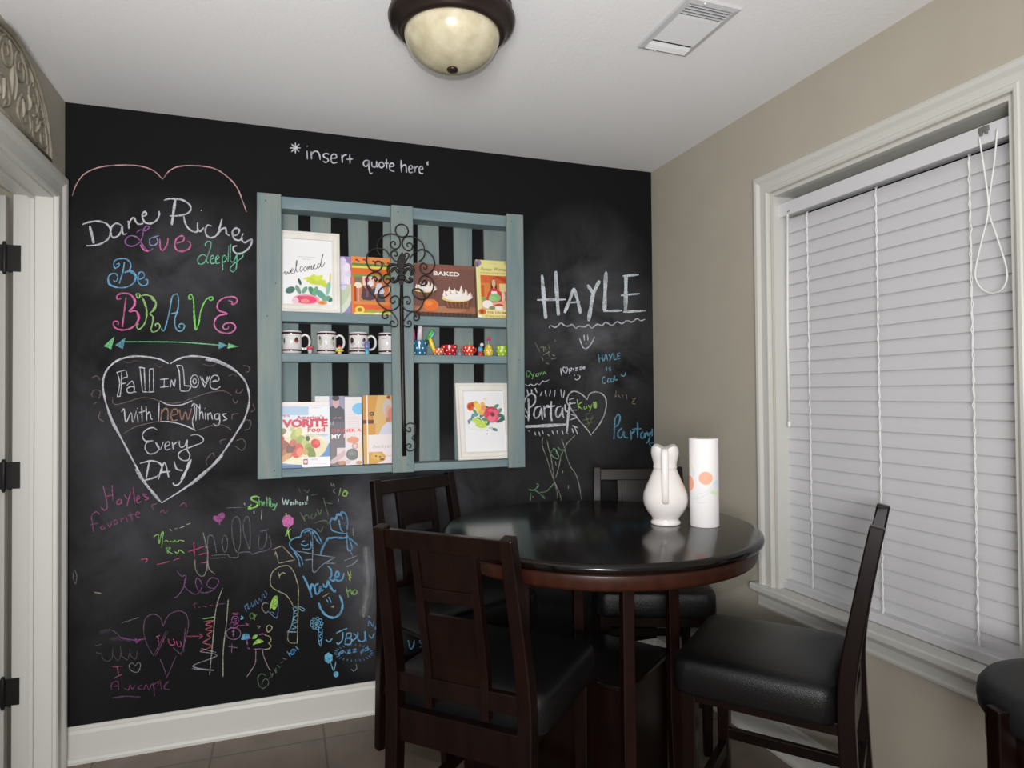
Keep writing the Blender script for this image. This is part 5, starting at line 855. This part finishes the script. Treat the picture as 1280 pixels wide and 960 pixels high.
def make_chair(label):
    t = thing('dining_chair', label, 'chair', (0, 0, 0), 0, 'counter chairs round the dark table')
    cushion().build('seat', leather, t, label='black leather seat cushion')
    for x in (-.190, .190): chair_post(x).build('back_post', wood, t, bevel=.004)
    slab(-.176, .176, .955, 1.004, .024).build('top_rail', wood, t, bevel=.003)
    for x in (-.081, .081): slab(x-.011, x+.011, .545, .956, .022).build('back_stile', wood, t, bevel=.002)
    slab(-.071, .071, .862, .956, .012).build('back_panel', wood, t); slab(-.071, .071, .828, .862, .020).build('cross_rail', wood, t, bevel=.002)
    slab(-.071, .071, .62, .792, .012).build('back_panel', wood, t); slab(-.172, .172, .575, .622, .020).build('cross_rail', wood, t, bevel=.002)
    MB().box(-.172, .172, -.214, -.190, .445, .53).build('seat_rail', wood, t, bevel=.002)
    MB().box(-.18, .18, .175, .197, .47, .522).box(-.197, -.178, -.19, .18, .49, .522).box(.178, .197, -.19, .18, .49, .522).build('seat_frame', wood, t, bevel=.002)
    for x in (-.186, .186):
        MB().loft([[(x+sx*q, .186+sy*q, z) for sx, sy in ((-1, -1), (1, -1), (1, 1), (-1, 1))] for z, q in ((0, .0145), (.25, .018), (.52, .021))], None, False).build('front_leg', wood, t, bevel=.003)
        MB().box(x-.010, x+.010, -.222, .175, .222, .255).build('side_stretcher', wood, t, bevel=.002)
    MB().box(-.172, .172, .174, .198, .175, .215).build('footrest', wood, t, bevel=.002)
    MB().box(-.176, .176, -.224, -.206, .29, .32).build('back_stretcher', wood, t, bevel=.002)
    return t
def copy_thing(o, parent=None):
    c = o.copy(); COL.objects.link(c)
    if parent: c.parent = parent
    for ch in list(o.children): copy_thing(ch, c)
    return c
chair0 = make_chair('dark wooden chair with its back to the room, nearest on the chalkboard side')
for i, (x, y, fx, fy, lab) in enumerate(((1.316, -1.086, .709, .705, 'dark wooden chair with slatted back towards the room, standing nearest'), (1.371, -.435, .400, -.915, 'dark wooden chair between the table and pallet shelf, half hidden by nearest chair'),
        (2.139, -.521, -.385, -.923, 'dark wooden chair in the room corner behind the white pitcher'), (2.084, -1.292, -.628, .778, 'dark wooden chair seen side-on below the window, black leather seat showing'))):
    c = chair0 if i == 0 else copy_thing(chair0)
    c.location = (x, y, 0); c.rotation_euler = (0, 0, math.atan2(fy, fx)-math.pi/2); c['label'] = lab

# ------------------------------------------------------------------ bar stool at the picture's edge
st = thing('bar_stool', 'round black padded bar stool by the window wall', 'stool', (2.216, -2.008, 0))
MB().lathe([(.001, .690), (.165, .690), (.178, .694), (.184, .704), (.186, .722), (.183, .742), (.172, .757), (.150, .761), (.10, .764), (.001, .765)], None, 48).build('seat', plain('black_vinyl', (.007, .007, .008), .5, spec=.3, bump=.3, bscale=300), st)
MB().lathe([(.13, .63), (.168, .63), (.172, .636), (.172, .690), (.13, .690)], None, 40, caps=False).build('seat_ring', wood, st)
for k in range(4):
    a = math.radians(163+k*90); M = Matrix.Rotation(a, 4, 'Z')
    MB().loft([[(r+s0*.017, s1*.017, z) for s0, s1 in ((-1, -1), (1, -1), (1, 1), (-1, 1))] for z, r in ((0, .177), (.4, .184), (.738, .187))], None, False, M=M).build('leg', wood, st, bevel=.003)
MB().tube([(.19*math.cos(k*math.pi/20), .19*math.sin(k*math.pi/20), .26) for k in range(41)], .010, None, 8).build('foot_ring', plain('dark_steel', (.08, .075, .07), .35, metal=.8), st)

# ------------------------------------------------------------------ pitcher and paper roll on the table
porc = plain('white_porcelain', (.74, .70, .68), .16, coat=.4)
d = (Vector((1.908, -1.02, 0))-Vector((CAM.x, CAM.y, 0))).normalized()
pc = Vector((1.908, -1.02, 0))+d*.046
pit = thing('pitcher', 'white ceramic pitcher with wavy rim on the round table', 'pitcher', (pc.x, pc.y, TH), math.atan2(-d.y, -d.x))
prof = [(.034, 0), (.046, .0005), (.048, .004), (.0465, .009), (.041, .014), (.044, .022), (.058, .040), (.069, .062), (.0715, .080), (.0695, .100), (.061, .122), (.050, .146), (.0415, .166), (.0365, .180), (.038, .182), (.038, .186), (.0365, .188), (.037, .200), (.0395, .214), (.0415, .230), (.0405, .246)]
N = 48; body = MB(); rings = []
def rim(a):   # local +x is the handle side; ears rise beside the handle, lip opposite
    return -.006*math.cos(4*a) + .004*max(0, -math.cos(a))**3
for r, z in prof:
    k = max(0, (z-.19)/.06); rings.append([((r*(1+.04*math.cos(9*a)*k*.6)+.014*k*k*max(0, -math.cos(a))**4)*math.cos(a), (r*(1+.10*k*abs(math.sin(a))**2))*math.sin(a), z+rim(a)*k) for a in [2*math.pi*j/N for j in range(N)]])
for r, z in ((.0385, .249), (.0385, .236), (.036, .215), (.034, .186), (.040, .160), (.055, .130), (.062, .08), (.03, .02)):
    k = max(0, (z-.19)/.06); rings.append([((r+.014*k*k*max(0, -math.cos(a))**4)*math.cos(a), r*(1+.10*k*abs(math.sin(a))**2)*math.sin(a), z+rim(a)*k) for a in [2*math.pi*j/N for j in range(N)]])
body.loft(rings, None, True); body.build('body', porc, pit)
hp = smoothpath([(.038, 0, .232), (.052, 0, .243), (.068, 0, .240), (.079, 0, .222), (.084, 0, .190), (.085, 0, .150), (.083, 0, .112), (.077, 0, .088), (.069, 0, .078)], 6)
hd = MB(); rings = []
for i, p in enumerate(hp):
    q0 = hp[max(i-1, 0)]; q1 = hp[min(i+1, len(hp)-1)]; t = Vector((q1[0]-q0[0], 0, q1[2]-q0[2])).normalized(); nn = Vector((t.z, 0, -t.x))
    rings.append([tuple(Vector(p)+Vector((0, 1, 0))*.0105*math.cos(a)+nn*.0055*math.sin(a)) for a in [2*math.pi*j/14 for j in range(14)]])
hd.loft(rings, None, True); hd.build('handle', porc, pit)
rr = Vector((2.002, -1.084, 0)); d2 = (rr-Vector((CAM.x, CAM.y, 0))).normalized(); rc = rr+d2*.043+Vector((.004, -.003, 0))
roll = thing('paper_towel_roll', 'upright white paper towel roll with orange flower print beside the pitcher', 'paper towel roll', (rc.x, rc.y, TH), math.atan2(-d2.y, -d2.x)+math.pi/2)
paper = plain('soft_white_paper', (.80, .78, .78), .9, bump=.25, bscale=350)
RR, RH = .0455, .278
b = MB(); b.lathe([(.021, 0), (RR-.002, 0), (RR, .002), (RR, RH-.002), (RR-.002, RH), (.021, RH), (.021, 0)], None, 48, caps=False)
b.build('paper', paper, roll); MB().lathe([(.019, .001), (.0212, .001), (.0212, RH+.001), (.019, RH+.001), (.019, .001)], None, 24, caps=False).build('cardboard_core', plain('cardboard', (.36, .26, .16), .9), roll)
pm = MB(); LF = [.0003]
def on_roll(a, z, ra, rz, c): LF[0] += .00012; cyl_patch(pm, RR, a, z, ra, rz, ink(c, .9), n=24, lift=LF[0])
def roll_line(pts, wd, c):
    LF[0] += .00012; P = smoothpath(pts, 6); vs = []
    for i, p in enumerate(P):
        q0 = P[max(i-1, 0)]; q1 = P[min(i+1, len(P)-1)]; tx, tz = (q1[0]-q0[0])*RR, q1[1]-q0[1]; l = math.hypot(tx, tz) or 1
        for s_ in (-1, 1):
            a = p[0]-s_*tz/l*wd/2/RR; z = p[1]+s_*tx/l*wd/2; vs.append(((RR+LF[0])*math.sin(a), -(RR+LF[0])*math.cos(a), z))
    pm.add(vs, [(2*i, 2*i+1, 2*i+3, 2*i+2) for i in range(len(P)-1)], ink(c, .9), True)
on_roll(.12, .156, .48, .0205, (236, 178, 152));
on_roll(-1.2, .136, .46, .024, (234, 166, 140));
roll_line([(-1.3, .094), (-.7, .088), (-.1, .098), (.4, .116), (.8, .128), (1.3, .132)], .0016, (200, 216, 210)); roll_line([(-1.2, .104), (-.6, .104), (0, .112), (.4, .124), (.7, .140), (1.2, .152)], .0014, (206, 210, 228)); roll_line([(-.9, .080), (-.3, .078), (.2, .082)], .0013, (216, 206, 224))
on_roll(.62, .112, .20, .006, (198, 222, 176)); on_roll(.95, .108, .22, .007, (204, 226, 184)); on_roll(.85, .140, .24, .006, (206, 222, 232)); on_roll(-.75, .172, .10, .012, (214, 226, 232)); on_roll(-.9, .190, .08, .006, (240, 228, 170)); on_roll(-.5, .096, .2, .004, (210, 224, 214))
pm.build('print', None, roll)
